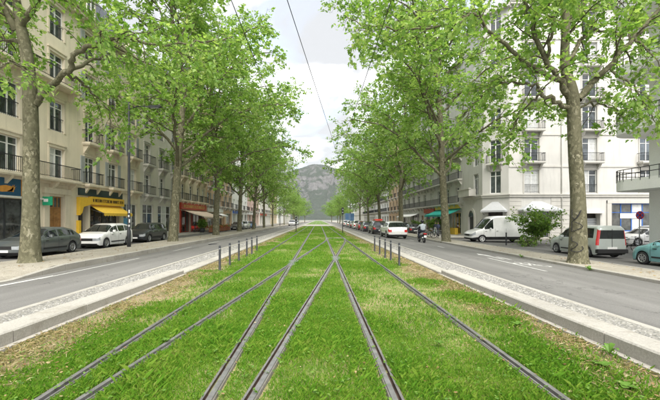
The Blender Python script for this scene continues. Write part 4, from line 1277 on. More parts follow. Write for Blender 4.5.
def building(label, loc, rz, L, floors, gh, fh, bays, mat, trim, ww=1.25, wh=2.05, sill=0.12, ground=(), D=11, balconies=(), bal_mode='bay', roof='mansard', frame='white_paint',
             shutters=False, windows=True, name='apartment_building', detail=2, wdepth=0.55, roof_h=3.0, surround=True, band=True, base=0.6, rail='iron', skip=(), cat='building', group='apartment buildings along the avenue'):
    """a street front with openings cut into it; x along the front, -y towards the street"""
    root = empty(name, loc, rz)
    tag(root, label, cat, group)
    H = gh + floors * fh
    holes = []
    for f in range(floors):
        for i, u in enumerate(bays):
            if (f, i) in skip: continue
            holes.append((u - ww / 2, u + ww / 2, gh + f * fh + sill, gh + f * fh + sill + wh))
    for gspec in ground:
        holes.append(tuple(gspec[:4]) + (gspec[5] if len(gspec) > 5 else 0.25,))
    holes2 = [(h[0], h[1], h[2] + base, h[3] + base) + tuple(h[4:]) for h in holes]
    wm_ = wall_mesh(L, H + base, D, holes2, M[mat])
    link('wall', wm_, root, (0, 0, -base))
    for f in range(floors):
        for i, u in enumerate(bays):
            if (f, i) in skip: continue
            v = gh + f * fh + sill
            add_window(root, u - ww / 2, v, ww, wh, frame, mull=1, transom=0.0 if detail < 2 else 0.78)
            if surround and detail >= 2:
                mb = MB(); e = 0.14
                mb.box(-e, -0.045, 0, 0, -0.002, wh); mb.box(ww, -0.045, 0, ww + e, -0.002, wh); mb.box(-e, -0.06, wh, ww + e, -0.002, wh + 0.2); mb.box(-e - 0.06, -0.12, wh + 0.2, ww + e + 0.06, -0.002, wh + 0.28)
                key = ('sur', ww, wh, trim)
                if key not in _cache: _cache[key] = mb.mesh('window_surround', M[trim])
                link('window_surround', _cache[key], root, (u - ww / 2, 0, v))
            if shutters and (f + i * 2) % 3 != 1:
                key = ('shut', ww, wh)
                if key not in _cache:
                    mb = MB()
                    mb.box(0, -0.05, 0, 0.48, -0.004, wh)
                    for k in range(int(wh / 0.12)): mb.box(0.05, -0.062, 0.06 + k * 0.12, 0.43, -0.05, 0.12 + k * 0.12)
                    _cache[key] = mb.mesh('shutter', M['grey_shutter'])
                for x0 in (-0.52, ww + 0.04):
                    link('shutter', _cache[key], root, (u - ww / 2 + x0, 0, v))
            if f in balconies and bal_mode == 'bay':
                add_balcony(root, u - ww / 2 - 0.3, v - 0.1, ww + 0.6, wdepth, trim, rail)
            elif bal_mode != 'cont' or f not in balconies:
                key = ('gr', ww, rail)
                if key not in _cache:
                    mb = MB(); mb.box(0, 0.05, 0.95, ww, 0.085, 0.99); mb.box(0, 0.055, 0.12, ww, 0.08, 0.15)
                    for k in range(1, int(ww / 0.13)): mb.box(k * 0.13, 0.06, 0, k * 0.13 + 0.016, 0.076, 0.95)
                    _cache[key] = mb.mesh('window_rail', M[rail])
                link('window_rail', _cache[key], root, (u - ww / 2, 0, v))
    for f in balconies:
        if bal_mode == 'cont':
            add_balcony(root, 0.4, gh + f * fh + sill - 0.08, L - 0.8, wdepth, trim, rail)
    if band:
        mb = MB(); mb.box(0, -0.16, gh - 0.32, L, -0.002, gh - 0.1); mb.box(0, -0.24, gh - 0.1, L, -0.002, gh)
        mb.build('string_course', M[trim], root)
    mb = MB(); mb.box(0, -0.25, H - 0.55, L, -0.002, H - 0.3); mb.box(0, -0.48, H - 0.3, L, -0.002, H - 0.06); mb.box(-0.0, -0.58, H - 0.06, L, 0.3, H + 0.12)
    n = int(L / 0.8)
    for k in range(n): mb.box(0.2 + k * L / n, -0.44, H - 0.52, 0.42 + k * L / n, -0.25, H - 0.3)
    mb.build('cornice', M[trim], root)
    if roof == 'mansard':
        mb = MB(); mb.prism([(0.1, H + 0.12), (0.1 + roof_h * 0.3, H + 0.12 + roof_h), (D * 0.5, H + roof_h + 1.4), (D - 1, H + roof_h), (D, H + 0.12)], 0, 0.02, L - 0.02)
        ro = mb.build('roof', M['slate'], root)
        mb = MB(); mb.box(L * 0.3, D * 0.45, H + roof_h, L * 0.3 + 1.6, D * 0.45 + 0.7, H + roof_h + 2.6)
        mb.build('chimney', M[mat], ro)
        for u in bays[::2]:
            mb = MB(); mb.box(u - 0.7, -0.02, H + 0.3, u + 0.7, 1.0, H + 2.1); mb.prism([(u - 0.85, H + 2.1), (u + 0.85, H + 2.1), (u, H + 2.7)], 1, -0.12, 1.2)
            dm = mb.build('dormer', M[trim], root)
            w_ = add_window(root, u - 0.5, H + 0.5, 1.0, 1.45, frame, rev=-0.08); w_.parent = root
    else:
        mb = MB(); mb.box(0, 0, H + 0.12, L, 0.25, H + 0.7); mb.box(0, D - 0.25, H + 0.12, L, D, H + 0.7); mb.build('parapet', M[trim], root)
    return root

# ------------------------------------------------ left side (front faces +X)
LW = LX['wall']; GZ = -0.15
def left_u(Y, Y0): return Y - Y0
YA = 9.0
A = building('cream stone building with navy shop sign and oak double door', (LW, YA, GZ), R(90), 17.6, 4, 4.55, 3.32, [1.6, 4.9, 8.4, 11.95, 15.75], 'limestone', 'limestone_trim', 1.4, 2.15,
             ground=[(5.0, 10.2, 0.1, 3.05, 'shop', 0.35), (10.7, 14.2, 0.1, 3.05, 'shop', 0.35), (14.95, 16.4, 0.0, 3.4, 'door', 0.3), (0.6, 4.2, 0.1, 3.05, 'shop', 0.35)], balconies=(0, 2), bal_mode='cont', wdepth=0.75)
for u0, u1 in ((5.0, 10.2), (10.7, 14.2), (0.6, 4.2)):
    add_window(A, u0, 0.1, u1 - u0, 2.95, 'dark_metal', 'shop_glass', 2 if u1 - u0 < 4 else 3, 0.2, 0.0, name='shop_window', curtain=0)
sg = part_box('sign_board', A, 'navy_sign', 4.6, -0.18, 3.2, 12.55, -0.003, 4.22)
mb = MB()
for k, (a, l) in enumerate(((-0.15, 0.95), (0.2, 1.0), (0.5, 0.95), (0.85, 0.8), (1.25, 0.6))):
    mb.prism([(11.35 + 0.12 * k, 3.45), (11.35 + 0.12 * k + 0.2, 3.42), (11.35 + l * 1.0 * math.cos(a) * 0.75 + 0.12 * k, 3.45 + l * math.sin(a) * 0.6 + 0.06)], 1, -0.195, -0.182)
mb.prism([(10.7, 3.5), (11.2, 3.38), (12.0, 3.45), (12.15, 3.72), (11.5, 3.8), (11.0, 3.7)], 1, -0.19, -0.182)
mb.build('sign_emblem', M['orange_sign'], sg)
part_box('sign_panel', A, 'orange_sign', 12.58, -0.17, 3.2, 13.5, -0.003, 4.22)
part_box('sign_lintel', A, 'offwhite_paint', 4.6, -0.22, 3.08, 14.3, -0.003, 3.19)
# oak door: two leaves with raised panels and a glazed fanlight
dr = part_box('door', A, 'oak', 14.95, 0.2, 0.0, 16.4, 0.26, 2.55)
mb = MB()
for x0 in (15.03, 15.71):
    for z0, z1 in ((0.15, 0.95), (1.05, 1.75), (1.85, 2.45)):
        mb.box(x0, 0.17, z0, x0 + 0.6, 0.2, z1)
mb.box(15.66, 0.165, 0.02, 15.69, 0.2, 2.5)
mb.build('door_panels', M['oak'], dr)
fl = add_window(A, 14.95, 2.56, 1.45, 0.84, 'oak', 'window_glass', 3, 0.2, name='fanlight', curtain=0)
mb = MB(); mb.box(14.5, -0.12, -0.1, 14.94, -0.003, 3.55); mb.box(16.41, -0.12, -0.1, 16.85, -0.003, 3.55); mb.box(14.4, -0.2, 3.55, 16.95, -0.003, 3.95)
mb.build('door_surround', M['limestone_trim'], A)
mb = MB(); mb.box(14.3, -0.75, 2.72, 14.38, -0.12, 3.3); 
gs = mb.build('hanging_sign', M['green_cross'], A)
mb = MB(); mb.box(14.29, -0.5, 2.95, 14.3, -0.2, 3.15); mb.build('sign_figure', M['plate_white'], gs)

YB = YA + 17.6
Bb = building('cream stone building above the yellow awning shop', (LW, YB, GZ), R(90), 9.7, 4, 4.55, 3.3, [1.75, 4.9, 8.2], 'limestone', 'limestone_trim', 1.3, 2.1, shutters=True,
              ground=[(0.35, 1.55, 0.0, 2.85, 'door', 0.6), (1.75, 5.9, 0.0, 2.85, 'shop', 0.5), (6.6, 9.1, 0.35, 3.3, 'shop', 0.3)], balconies=(0, 1), bal_mode='bay')
part_box('fascia', Bb, 'dark_fascia', 0.3, -0.14, 3.66, 6.2, -0.003, 4.2)
ys_ = part_box('sign_board', Bb, 'yellow_sign', 1.5, -0.3, 2.98, 6.2, -0.003, 3.62)
pseudo_lettering(ys_, 1.65, 6.05, 3.2, 0.24, -0.325, 'dark_lettering', 4)
mb = MB(); mb.prism([(0.15, 3.5), (1.45, 3.5), (1.45, 2.98), (0.55, 2.75), (0.4, 2.3), (0.15, 2.1)], 1, -0.3, -0.003); mb.build('corner_sign', M['yellow_sign'], Bb)
part_box('sign_post', Bb, 'yellow_sign', 0.12, -0.22, 0.0, 0.36, -0.003, 1.7)
awning(Bb, 1.75, 6.05, 2.95, 2.3, 1.15, 'yellow_cloth', 0.26)
add_window(Bb, 1.75, 0.0, 4.15, 2.85, 'dark_metal', 'shop_glass', 3, 0.3, name='shop_window', curtain=0)
part_box('display', Bb, 'brown_display', 3.0, -0.25, 0.0, 5.2, -0.01, 1.2)
part_box('shop_door', Bb, 'shop_interior', 0.4, 0.45, 0.0, 1.5, 0.5, 2.8)
sw = add_window(Bb, 6.6, 0.35, 2.5, 2.95, 'white_paint', 'shop_glass', 2, 0.15, name='shop_window', curtain=0)
part_box('poster', Bb, 'blue_poster', 6.75, 0.10, 0.9, 7.9, 0.14, 1.9)

YC = YB + 9.7
Cb = building('pale grey stone building with large white shop windows', (LW, YC, GZ), R(90), 9.8, 4, 4.4, 3.25, [1.5, 5.0, 8.3], 'grey_stone', 'cream_trim', 1.25, 2.1,
              ground=[(0.5, 2.9, 0.2, 3.4, 'shop', 0.3), (4.0, 7.6, 0.2, 3.4, 'shop', 0.3), (8.3, 9.3, 0.0, 2.7, 'door', 0.3)], balconies=(0, 1), bal_mode='bay')
add_window(Cb, 0.5, 0.2, 2.4, 3.2, 'white_paint', 'shop_glass', 1, 0.15, 0.7, name='shop_window', curtain=0.2)
add_window(Cb, 4.0, 0.2, 3.6, 3.2, 'white_paint', 'shop_glass', 2, 0.15, 0.7, name='shop_window', curtain=0.35)
part_box('door', Cb, 'grey_shutter', 8.3, 0.2, 0, 9.3, 0.26, 2.7)

YCC = YC + 9.8
Cc = building('cream building with red cafe front and long beige awning', (LW, YCC, GZ), R(90), 11.2, 4, 4.4, 3.25, [1.6, 4.6, 7.6, 10.0], 'limestone', 'limestone_trim', 1.25, 2.1,
              ground=[(0.8, 4.6, 0.0, 3.0, 'shop', 0.5), (5.0, 10.3, 0.0, 3.0, 'shop', 0.5)], balconies=(0, 1, 2), bal_mode='bay')
rs = part_box('sign_board', Cc, 'red_sign', 0.4, -0.3, 3.15, 10.7, -0.003, 4.05)
pseudo_lettering(rs, 1.2, 9.8, 3.4, 0.4, -0.325, 'gold_lettering', 9)
awning(Cc, 1.3, 10.9, 3.12, 2.15, 3.0, 'cream_cloth', 0.22)
add_window(Cc, 0.8, 0.0, 3.8, 3.0, 'red_sign', 'shop_glass', 2, 0.3, name='shop_window', curtain=0)
add_window(Cc, 5.0, 0.0, 5.3, 3.0, 'red_sign', 'shop_glass', 3, 0.3, name='shop_window', curtain=0)
mb = MB()
for x0 in (0.45, 4.65, 10.35): mb.box(x0, -0.12, 0, x0 + 0.32, -0.003, 3.1)
mb.build('pilasters', M['red_sign'], Cc)

YD = YCC + 11.2
Db = building('tall warm peach building behind the flower boxes', (LW, YD, GZ), R(90), 17.5, 6, 4.2, 3.15, [1.8, 5.2, 8.7, 12.2, 15.7], 'peach_render', 'cream_trim', 1.2, 2.0,
              ground=[(1, 4.8, 0.2, 3.0, 'shop', 0.3), (5.6, 9.8, 0.2, 3.0, 'shop', 0.3), (10.6, 11.8, 0, 2.7, 'door', 0.3), (12.6, 16.5, 0.2, 3.0, 'shop', 0.3)], balconies=(0, 1, 2, 4), bal_mode='bay', shutters=True, surround=False)
for (a, b_) in ((1, 4.8), (5.6, 9.8), (12.6, 16.5)): add_window(Db, a, 0.2, b_ - a, 2.8, 'offwhite_paint', 'shop_glass', 2, 0.2, name='shop_window', curtain=0.2)
part_box('sign_board', Db, 'white_paint', 0.8, -0.2, 3.08, 10.0, -0.003, 3.75)
part_box('door', Db, 'oak', 10.6, 0.2, 0, 11.8, 0.26, 2.7)
awning(Db, 5.6, 9.8, 3.0, 2.5, 1.2, 'white_cloth')
far_spec = [(16.0, 5, 'white_render', 'cream_trim', 'white building with slate roof on the left past the peach one'), (19.5, 5, 'pink_render', 'cream_trim', 'dusky pink building on the left side'), (24, 6, 'pale_render', 'cream_trim', 'pale building on the left before the far trees'),
            (24, 5, 'ochre_render', 'cream_trim', 'ochre building far down the left side'), (34, 4, 'white_render', 'cream_trim', 'white low building far down the left side'), (44, 4, 'pale_render', 'cream_trim', 'grey building farthest down the left side')]
y = YD + 17.5
for k, (l, fl_, m_, t_, lab) in enumerate(far_spec):
    nb = max(3, int(l / 3.6))
    bays = [l * (i + 0.5) / nb for i in range(nb)]
    gr = [(bays[i] - 1.3, bays[i] + 1.3, 0.2, 3.0, 'shop', 0.3) for i in range(nb)] if k < 4 else []
    bo = building(lab, (LW - (0.4 if k % 2 else 0.0), y, GZ), R(90), l, fl_, 4.1, 3.15, bays, m_, t_, 1.25, 2.0, ground=gr, balconies=(0, 2) if k < 3 else (), bal_mode='bay', surround=False, detail=1)
    for gq in gr: add_window(bo, gq[0], 0.2, 2.6, 2.8, 'offwhite_paint', 'shop_glass', 1, 0.2, name='shop_window', curtain=0.25)
    if k < 3: part_box('sign_board', bo, ['sign_blue', 'white_paint', 'red_sign'][k], 0.6, -0.2, 3.1, l * 0.55, -0.003, 3.7)
    y += l + 0.02

# ------------------------------------------------ right side
RW = RX['wall']; GR = -0.45
# corner building: front across the side street, chamfer, short side along the avenue
YR1 = 39.0
XC = 21.2
def u_of(X): return X - XC
R1 = building('cream corner building facing the side street behind the van', (XC, YR1, GR), 0, 27, 6, 4.9, 3.55, [2.55, 9.0, 15.4, 19, 24], 'cream_render', 'cream_trim', 1.65, 2.6,
              ground=[(1.5, 4.6, 0.0, 3.1, 'shop', 0.4), (7.2, 10.2, 0.0, 2.9, 'garage', 0.7), (11.4, 16.2, 0.75, 3.85, 'shop', 0.3)], balconies=(1, 2, 3, 4), bal_mode='bay', roof='flat', surround=True, wdepth=0.7, D=7.2)
bw = add_window(R1, 11.4, 0.75, 4.8, 3.1, 'blue_frame', 'shop_glass', 3, 0.14, 0.68, name='shop_window', curtain=0.2)
part_box('sign_board', R1, 'plate_white', 12.5, 0.10, 2.2, 14.6, 0.13, 2.75)
mb = MB(); mb.box(10.9, -0.12, -0.2, 11.38, -0.003, 4.2); mb.box(16.22, -0.12, -0.2, 16.7, -0.003, 4.2); mb.box(10.9, -0.14, 3.87, 16.7, -0.003, 4.2); mb.build('shop_surround', M['cream_trim'], R1)
gd = part_box('garage_door', R1, 'grey_shutter', 7.2, 0.5, 0.0, 10.2, 0.56, 2.2)
part_box('garage_lintel', R1, 'offwhite_paint', 7.0, -0.3, 2.75, 10.4, -0.003, 3.05)
mb = MB()
for k in range(7): mb.box(7.25, 0.485, 0.15 + k * 0.29, 10.15, 0.5, 0.37 + k * 0.29)
mb.build('door_slats', M['grey_metal'], gd)
add_window(R1, 1.5, 0.0, 3.1, 3.1, 'offwhite_paint', 'shop_glass', 2, 0.2, name='shop_window', curtain=0.2)
# rusticated ground floor: projecting courses
for k in range(9):
    z0 = 0.1 + k * 0.5
    for (a, b_) in ((0.05, 1.4), (4.7, 7.0), (16.8, 26.9)):
        part_box('stone_course', R1, 'cream_trim', a, -0.04, z0, b_, -0.003, z0 + 0.46)
for k in range(1, 6):
    part_box('floor_band', R1, 'cream_trim', 0.02, -0.07, 4.9 + k * 3.55 - 0.55, 26.98, -0.003, 4.9 + k * 3.55 - 0.37)
def hip_awning(root, u0, u1, v0, v1, out, mat):
    mb = MB()
    L = u1 - u0
    mb.add([(0, -out, v0), (L, -out, v0), (L * 0.62, -0.01, v1), (L * 0.38, -0.01, v1), (0, -0.01, v0), (L, -0.01, v0)], [(0, 1, 2, 3), (0, 3, 4), (1, 5, 2)])
    mb.box(0, -out - 0.01, v0 - 0.2, L, -out + 0.01, v0 + 0.0)
    mb.box(0, -out + 0.01, v0 - 0.18, 0.02, -0.01, v0 - 0.002); mb.box(L - 0.02, -out + 0.01, v0 - 0.18, L, -0.01, v0 - 0.002)
    o = mb.build('awning', M[mat], root, (u0, 0, 0))
    fm = MB()
    for x in (0.1, L - 0.1): fm.tube([(x, -0.02, v0 - 0.5), (x, -out + 0.03, v0 - 0.1)], 0.02, 6)
    fm.build('awning_arm', M['grey_metal'], o)
    return o
hip_awning(R1, 1.0, 5.3, 3.15, 4.1, 1.1, 'grey_cloth')
mb = MB(); mb.tube([(5.85, -0.08, 0), (5.85, -0.08, 24)], 0.06, 8); mb.build('drain_pipe', M['offwhite_paint'], R1)
# chamfered corner, a facade of its own in the same building
def facade_part(root, p0, p1, H, floors, gh, fh, bays, ww, wh, ground, mat, trim, base=0.6, bal=(1,)):
    """a further street front of the same building from p0 to p1 (world), as parts"""
    d = Vector((p1[0] - p0[0], p1[1] - p0[1])); L = d.length; a = math.atan2(d.y, d.x)
    holes = [(u - ww / 2, u + ww / 2, gh + f * fh + 0.12 + base, gh + f * fh + 0.12 + wh + base) for f in range(floors) for u in bays] + [(g_[0], g_[1], g_[2] + base, g_[3] + base, 0.3) for g_ in ground]
    me = wall_mesh(L, H + base, 1.2, holes, M[mat])
    loc = Vector((p0[0], p0[1], 0)) - root.location; loc.z = 0
    w = link('wall', me, root, (loc.x, loc.y, -base), a)
    items = []
    for f in range(floors):
        for u in bays:
            wn = add_window(w, u - ww / 2, gh + f * fh + 0.12 + base, ww, wh, transom=0.78, panes=True)
            # keep to three levels: the panes hang from the window, the window from the building
            wn.parent = root
            mw = Matrix.Translation((loc.x, loc.y, -base)) @ Matrix.Rotation(a, 4, 'Z') @ Matrix.Translation((u - ww / 2, 0.16, gh + f * fh + 0.12 + base))
            wn.matrix_basis = mw
            if f in bal:
                b_ = add_balcony(root, 0, 0, ww + 0.5, 0.5, trim)
                b_.matrix_basis = Matrix.Translation((loc.x, loc.y, 0)) @ Matrix.Rotation(a, 4, 'Z') @ Matrix.Translation((u - ww / 2 - 0.25, 0, gh + f * fh + 0.02))
    mb = MB(); mb.box(-0.05, -0.16, gh - 0.32, L + 0.05, -0.002, gh - 0.1); mb.box(-0.09, -0.24, gh - 0.1, L + 0.09, -0.002, gh)
    c2_ = MB().box(-0.2, -0.48, H - 0.5, L + 0.2, -0.002, H).build('cornice', M[trim], root); c2_.matrix_basis = Matrix.Translation((loc.x, loc.y, 0)) @ Matrix.Rotation(a, 4, 'Z')
    c = mb.build('string_course', M[trim], root); c.matrix_basis = Matrix.Translation((loc.x, loc.y, 0)) @ Matrix.Rotation(a, 4, 'Z')
    return loc, a, L
HR1 = 4.9 + 6 * 3.55
facade_part(R1, (19.2, 41.0), (21.2, 39.0), HR1, 6, 4.9, 3.55, [1.41], 1.2, 2.6, [(0.6, 2.2, 0.3, 3.0)], 'cream_render', 'cream_trim')
loc_, a_, L_ = facade_part(R1, (19.2, 46.3), (19.2, 41.0), HR1, 6, 4.9, 3.55, [3.6], 1.3, 2.6, [(1.6, 3.2, 0.0, 2.4)], 'cream_render', 'cream_trim', bal=())
def on_avenue(o, u=0.0, w=0.0, v=0.0):
    o.parent = R1
    o.matrix_basis = Matrix.Translation((loc_.x, loc_.y, 0)) @ Matrix.Rotation(a_, 4, 'Z') @ Matrix.Translation((u, w, v))
    return o
# white awning on the chamfer
ha = hip_awning(R1, 0.1, 2.7, 3.1, 4.1, 0.9, 'grey_cloth')
ha.matrix_basis = Matrix.Translation((19.2 - 21.2, 41.0 - 39.0, 0)) @ Matrix.Rotation(R(-45), 4, 'Z') @ Matrix.Translation((0.1, 0, 0))
# arched doorway
mb = MB()
N = 12
for i in range(N):
    t0, t1 = math.pi * i / N, math.pi * (i + 1) / N
    for (ri, ro, y0, y1, mi) in ((0.8, 1.15, -0.12, -0.003, 0),):
        q = [(ri * math.cos(t0), ri * math.sin(t0)), (ro * math.cos(t0), ro * math.sin(t0)), (ro * math.cos(t1), ro * math.sin(t1)), (ri * math.cos(t1), ri * math.sin(t1))]
        mb.prism([(2.4 + a, 2.4 + b_) for a, b_ in q], 1, y0, y1)
mb.box(1.25, -0.12, 0, 1.6, -0.003, 2.4); mb.box(3.2, -0.12, 0, 3.55, -0.003, 2.4)
on_avenue(mb.build('door_arch', M['cream_trim']))
mb = MB(); mb.prism([(2.4 + 0.8 * math.cos(math.pi * i / N), 2.4 + 0.8 * math.sin(math.pi * i / N)) for i in range(N + 1)], 1, -0.03, -0.004); on_avenue(mb.build('fanlight', M['window_glass']))
mb = MB(); mb.box(1.6, 0.15, 0, 2.39, 0.2, 2.4); mb.box(2.41, 0.15, 0, 3.2, 0.2, 2.4); on_avenue(mb.build('door', M['dark_metal']))
mb = MB(); mb.box(0.1, -0.85, 0.0, 3.4, -0.002, 0.25); mb.box(0.1, -0.85, 0.25, 3.4, -0.7, 0.85); mb.box(0.02, -0.93, 0.85, 3.48, -0.62, 0.98)
mb.box(0.1, -0.7, 0.25, 0.25, -0.002, 0.85); mb.box(3.25, -0.7, 0.25, 3.4, -0.002, 0.85)
on_avenue(mb.build('balcony', M['cream_trim']), 0.2, 0, 4.95)

def rbuild(label, y0, l, fl_, m_, t_, gr, nb=None, bal=(0, 1, 2, 3), mode='cont', gh=4.3, fh=3.2, det=2, **kw):
    nb = nb or max(3, int(l / 3.4))
    bays = [l * (i + 0.5) / nb for i in range(nb)]
    return building(label, (RW, y0 + l, GR), R(-90), l, fl_, gh, fh, bays, m_, t_, 1.35, 2.1, ground=gr, balconies=bal, bal_mode=mode, surround=det > 1, detail=det, roof='flat', **kw)
Y2 = 46.32; l2 = 33.5
U = lambda Y: Y2 + l2 - Y
R2 = rbuild('cream building with long balconies above the teal awning', Y2, l2, 6, 'cream_render', 'cream_trim',
            [(U(50.5), U(47.2), 0.1, 3.0, 'shop', 0.5), (U(56.6), U(51.2), 0.1, 3.0, 'shop', 0.5), (U(62.5), U(58.0), 0.1, 3.1, 'shop', 0.4), (U(65.5), U(64.0), 0, 2.8, 'door', 0.4), (U(72), U(67), 0.1, 3.1, 'shop', 0.4), (U(79), U(73.5), 0.1, 3.1, 'shop', 0.4)])
for (a, b_, fr) in ((50.5, 47.2, 'yellow_sign'), (56.6, 51.2, 'dark_metal'), (62.5, 58.0, 'red_sign'), (72, 67, 'white_paint'), (79, 73.5, 'offwhite_paint')):
    add_window(R2, U(a), 0.1, a - b_, 2.9, fr, 'shop_glass', 2, 0.2, name='shop_window', curtain=0.15)
part_box('door', R2, 'oak', U(65.5), 0.25, 0, U(64.0), 0.3, 2.8)
part_box('sign_board', R2, 'yellow_sign', U(57.0), -0.25, 3.62, U(47.0), -0.003, 4.3)
awning(R2, U(57.2), U(46.9), 3.55, 2.75, 1.9, 'teal_cloth', 0.3)
part_box('goods_display', R2, 'yellow_cloth', U(51), -0.5, 0, U(48), -0.05, 0.9)
part_box('sign_board', R2, 'red_sign', U(63.0), -0.25, 3.2, U(57.5), -0.003, 3.9)
awning(R2, U(79.4), U(66.6), 3.3, 2.7, 1.6, 'white_cloth', 0.2)
y = Y2 + l2 + 0.02
for k, (l, fl_, m_, lab) in enumerate(((15.5, 6, 'peach_render', 'tall peach building on the right behind the car queue'), (22, 6, 'white_render', 'white building with balconies on the right, past the peach one'), (30, 6, 'cream_render', 'long cream building on the right beyond the white one'),
                                       (36, 6, 'pale_render', 'pale grey building far down the right side'), (45, 5, 'white_render', 'white building farthest down the right side'))):
    nb = max(3, int(l / 3.6)); bays = [l * (i + 0.5) / nb for i in range(nb)]
    gr = [(b_ - 1.2, b_ + 1.2, 0.1, 3.0, 'shop', 0.3) for b_ in bays] if k < 3 else []
    bo = rbuild(lab, y, l, fl_, m_, 'cream_trim', gr, nb, (0, 1, 2, 3, 4) if k < 3 else (), 'cont' if k else 'bay', det=1)
    for gq in gr: add_window(bo, gq[0], 0.1, 2.4, 2.9, 'offwhite_paint', 'shop_glass', 1, 0.2, name='shop_window', curtain=0.2)
    y += l + 0.02

# modern white building at the right edge, balconies with rounded ends
def modern():
    root = empty('apartment_building', (18.8, 19.9, -0.55), R(-90))
    tag(root, 'white modern building with rounded balconies at the right edge', 'building', 'apartment buildings along the avenue')
    L, H, base = 13.0, 23.0, 0.5
    holes = []
    for f in range(6):
        for u in (1.0, 4.6, 8.2):
            holes.append((u, u + 2.2, 4.15 + f * 3.25 + base, 6.5 + f * 3.25 + base))
    link('wall', wall_mesh(L, H + base, 12, holes, M['white_render']), root, (0, 0, -base))
    for f in range(6):
        for u in (1.0, 4.6, 8.2):
            add_window(root, u, 4.15 + f * 3.25, 2.2, 2.35, 'white_paint', 'window_glass', 2, 0.15)
        z = 4.0 + f * 3.25
        pts = []
        dpt = 1.55
        Rr = 1.3
        pts = [(11.8, 0.0), (11.8, -dpt + Rr)]
        for k in range(9):
            a = math.pi / 2 * k / 8
            pts.append((11.8 - Rr + Rr * math.cos(a), -dpt + Rr - Rr * math.sin(a)))
        for k in range(9):
            a = math.pi / 2 * k / 8
            pts.append((-1.2 + Rr - Rr * math.sin(a), -dpt + Rr - Rr * math.cos(a)))
        pts += [(-1.2, 1.4), (-0.004, 1.4), (-0.004, -0.004), (11.0, -0.004)]
        pts = [p for p in pts if not (p[1] > -0.003 and p[0] > 0)]
        pts = pts + [(11.8, -0.004)]
        mb = MB()
        mb.prism(pts[::-1], 2, -0.2, 0.0)
        edge = [p for p in pts if not (p[0] > -0.1 and p[1] > -0.1)]
        # solid low upstand with rail above
        for i in range(len(edge) - 1):
            (x0, y0), (x1, y1) = edge[i], edge[i + 1]
            d = Vector((x1 - x0, y1 - y0));
            if d.length < 1e-4: continue
            n = Vector((-d.y, d.x)).normalized() * 0.1
            if f % 2 == 0:
                mb.add([(x0, y0, 0), (x1, y1, 0), (x1, y1, 0.42), (x0, y0, 0.42), (x0 - n.x, y0 - n.y, 0), (x1 - n.x, y1 - n.y, 0), (x1 - n.x, y1 - n.y, 0.42), (x0 - n.x, y0 - n.y, 0.42)], [(0, 3, 2, 1), (4, 5, 6, 7), (3, 7, 6, 2)])
            else:
                mb.add([(x0, y0, 0), (x1, y1, 0), (x1, y1, 0.85), (x0, y0, 0.85), (x0 - n.x, y0 - n.y, 0), (x1 - n.x, y1 - n.y, 0), (x1 - n.x, y1 - n.y, 0.85), (x0 - n.x, y0 - n.y, 0.85)], [(0, 3, 2, 1), (4, 5, 6, 7), (3, 7, 6, 2)])
        b_ = mb.build('balcony', M['white_render'], root, (0, 0, z))
        rl = MB()
        e3 = [(p[0] * 1.0, p[1]) for p in edge]
        for zz in (0.72, 0.98): rl.tube([(p[0], p[1], zz) for p in e3], 0.022, 6)
        acc = 0
        for i in range(len(e3) - 1):
            q0, q1 = Vector(e3[i]), Vector(e3[i + 1]); n_ = max(1, int((q1 - q0).length / 0.5))
            for k in range(n_):
                p = q0.lerp(q1, k / n_)
                rl.box(p.x - 0.012, p.y - 0.012, 0.3, p.x + 0.012, p.y + 0.012, 0.98)
        rl.build('railing', M['iron'], b_)
    mb = MB()
    for k in range(7): mb.box(0.3, -0.03, 1.0 + k * 0.02, 0.31, -0.003, 1.01)
    mb = MB(); mb.box(1.5, -0.04, 0.1, 4.5, -0.003, 2.9); mb.box(5.2, -0.04, 0.1, 8.4, -0.003, 2.9); mb.build('ground_floor_panels', M['offwhite_paint'], root)
    mb = MB(); mb.box(-0.15, -0.3, H, L, 12, H + 0.4); mb.build('parapet', M['white_render'], root)
modern()

# ================================================================== vehicles
def wheel_meshes(r, w, hub='alloy', spokes=7):
    key = ('wheel', round(r, 3), round(w, 3), hub, spokes)
    if key in _cache: return _cache[key]
    t = MB()
    t.lathe([(r * 0.62, -w / 2), (r * 0.9, -w / 2), (r * 0.975, -w * 0.4), (r, -w * 0.25), (r, w * 0.25), (r * 0.975, w * 0.4), (r * 0.9, w / 2), (r * 0.62, w / 2)], 22, 0, axis=0)
    rim = MB()
    rim.lathe([(r * 0.64, w * 0.46), (r * 0.60, w * 0.46), (r * 0.57, w * 0.2), (0.0005, w * 0.15)], 22, 1, axis=0, smooth=False)
    rim.lathe([(r * 0.66, w * 0.5), (r * 0.64, w * 0.53), (r * 0.56, w * 0.50), (r * 0.55, w * 0.3)], 22, 0, axis=0)
    rim.lathe([(r * 0.16, w * 0.2), (r * 0.15, w * 0.44), (0.0005, w * 0.46)], 12, 0, axis=0)
    for k in range(spokes):
        a = 2 * math.pi * k / spokes
        c, s = math.cos(a), math.sin(a)
        h = r * 0.07
        pts = []
        for rr, hh in ((r * 0.1, h * 1.3), (r * 0.58, h)):
            for sg in (-1, 1):
                pts.append((rr * c - sg * hh * s, rr * s + sg * hh * c))
        for x in (w * 0.22, w * 0.45):
            pass
        v = [(w * 0.2, *pts[0]), (w * 0.2, *pts[1]), (w * 0.2, *pts[3]), (w * 0.2, *pts[2]), (w * 0.45, *pts[0]), (w * 0.45, *pts[1]), (w * 0.47, *pts[3]), (w * 0.47, *pts[2])]
        rim.add(v, [(4, 5, 6, 7), (0, 4, 7, 3), (1, 2, 6, 5), (3, 7, 6, 2), (0, 1, 5, 4)], 0)
    _cache[key] = (t.mesh('wheel', M['rubber']), rim.mesh('rim', [M[hub], M['black_plastic']]))
    return _cache[key]

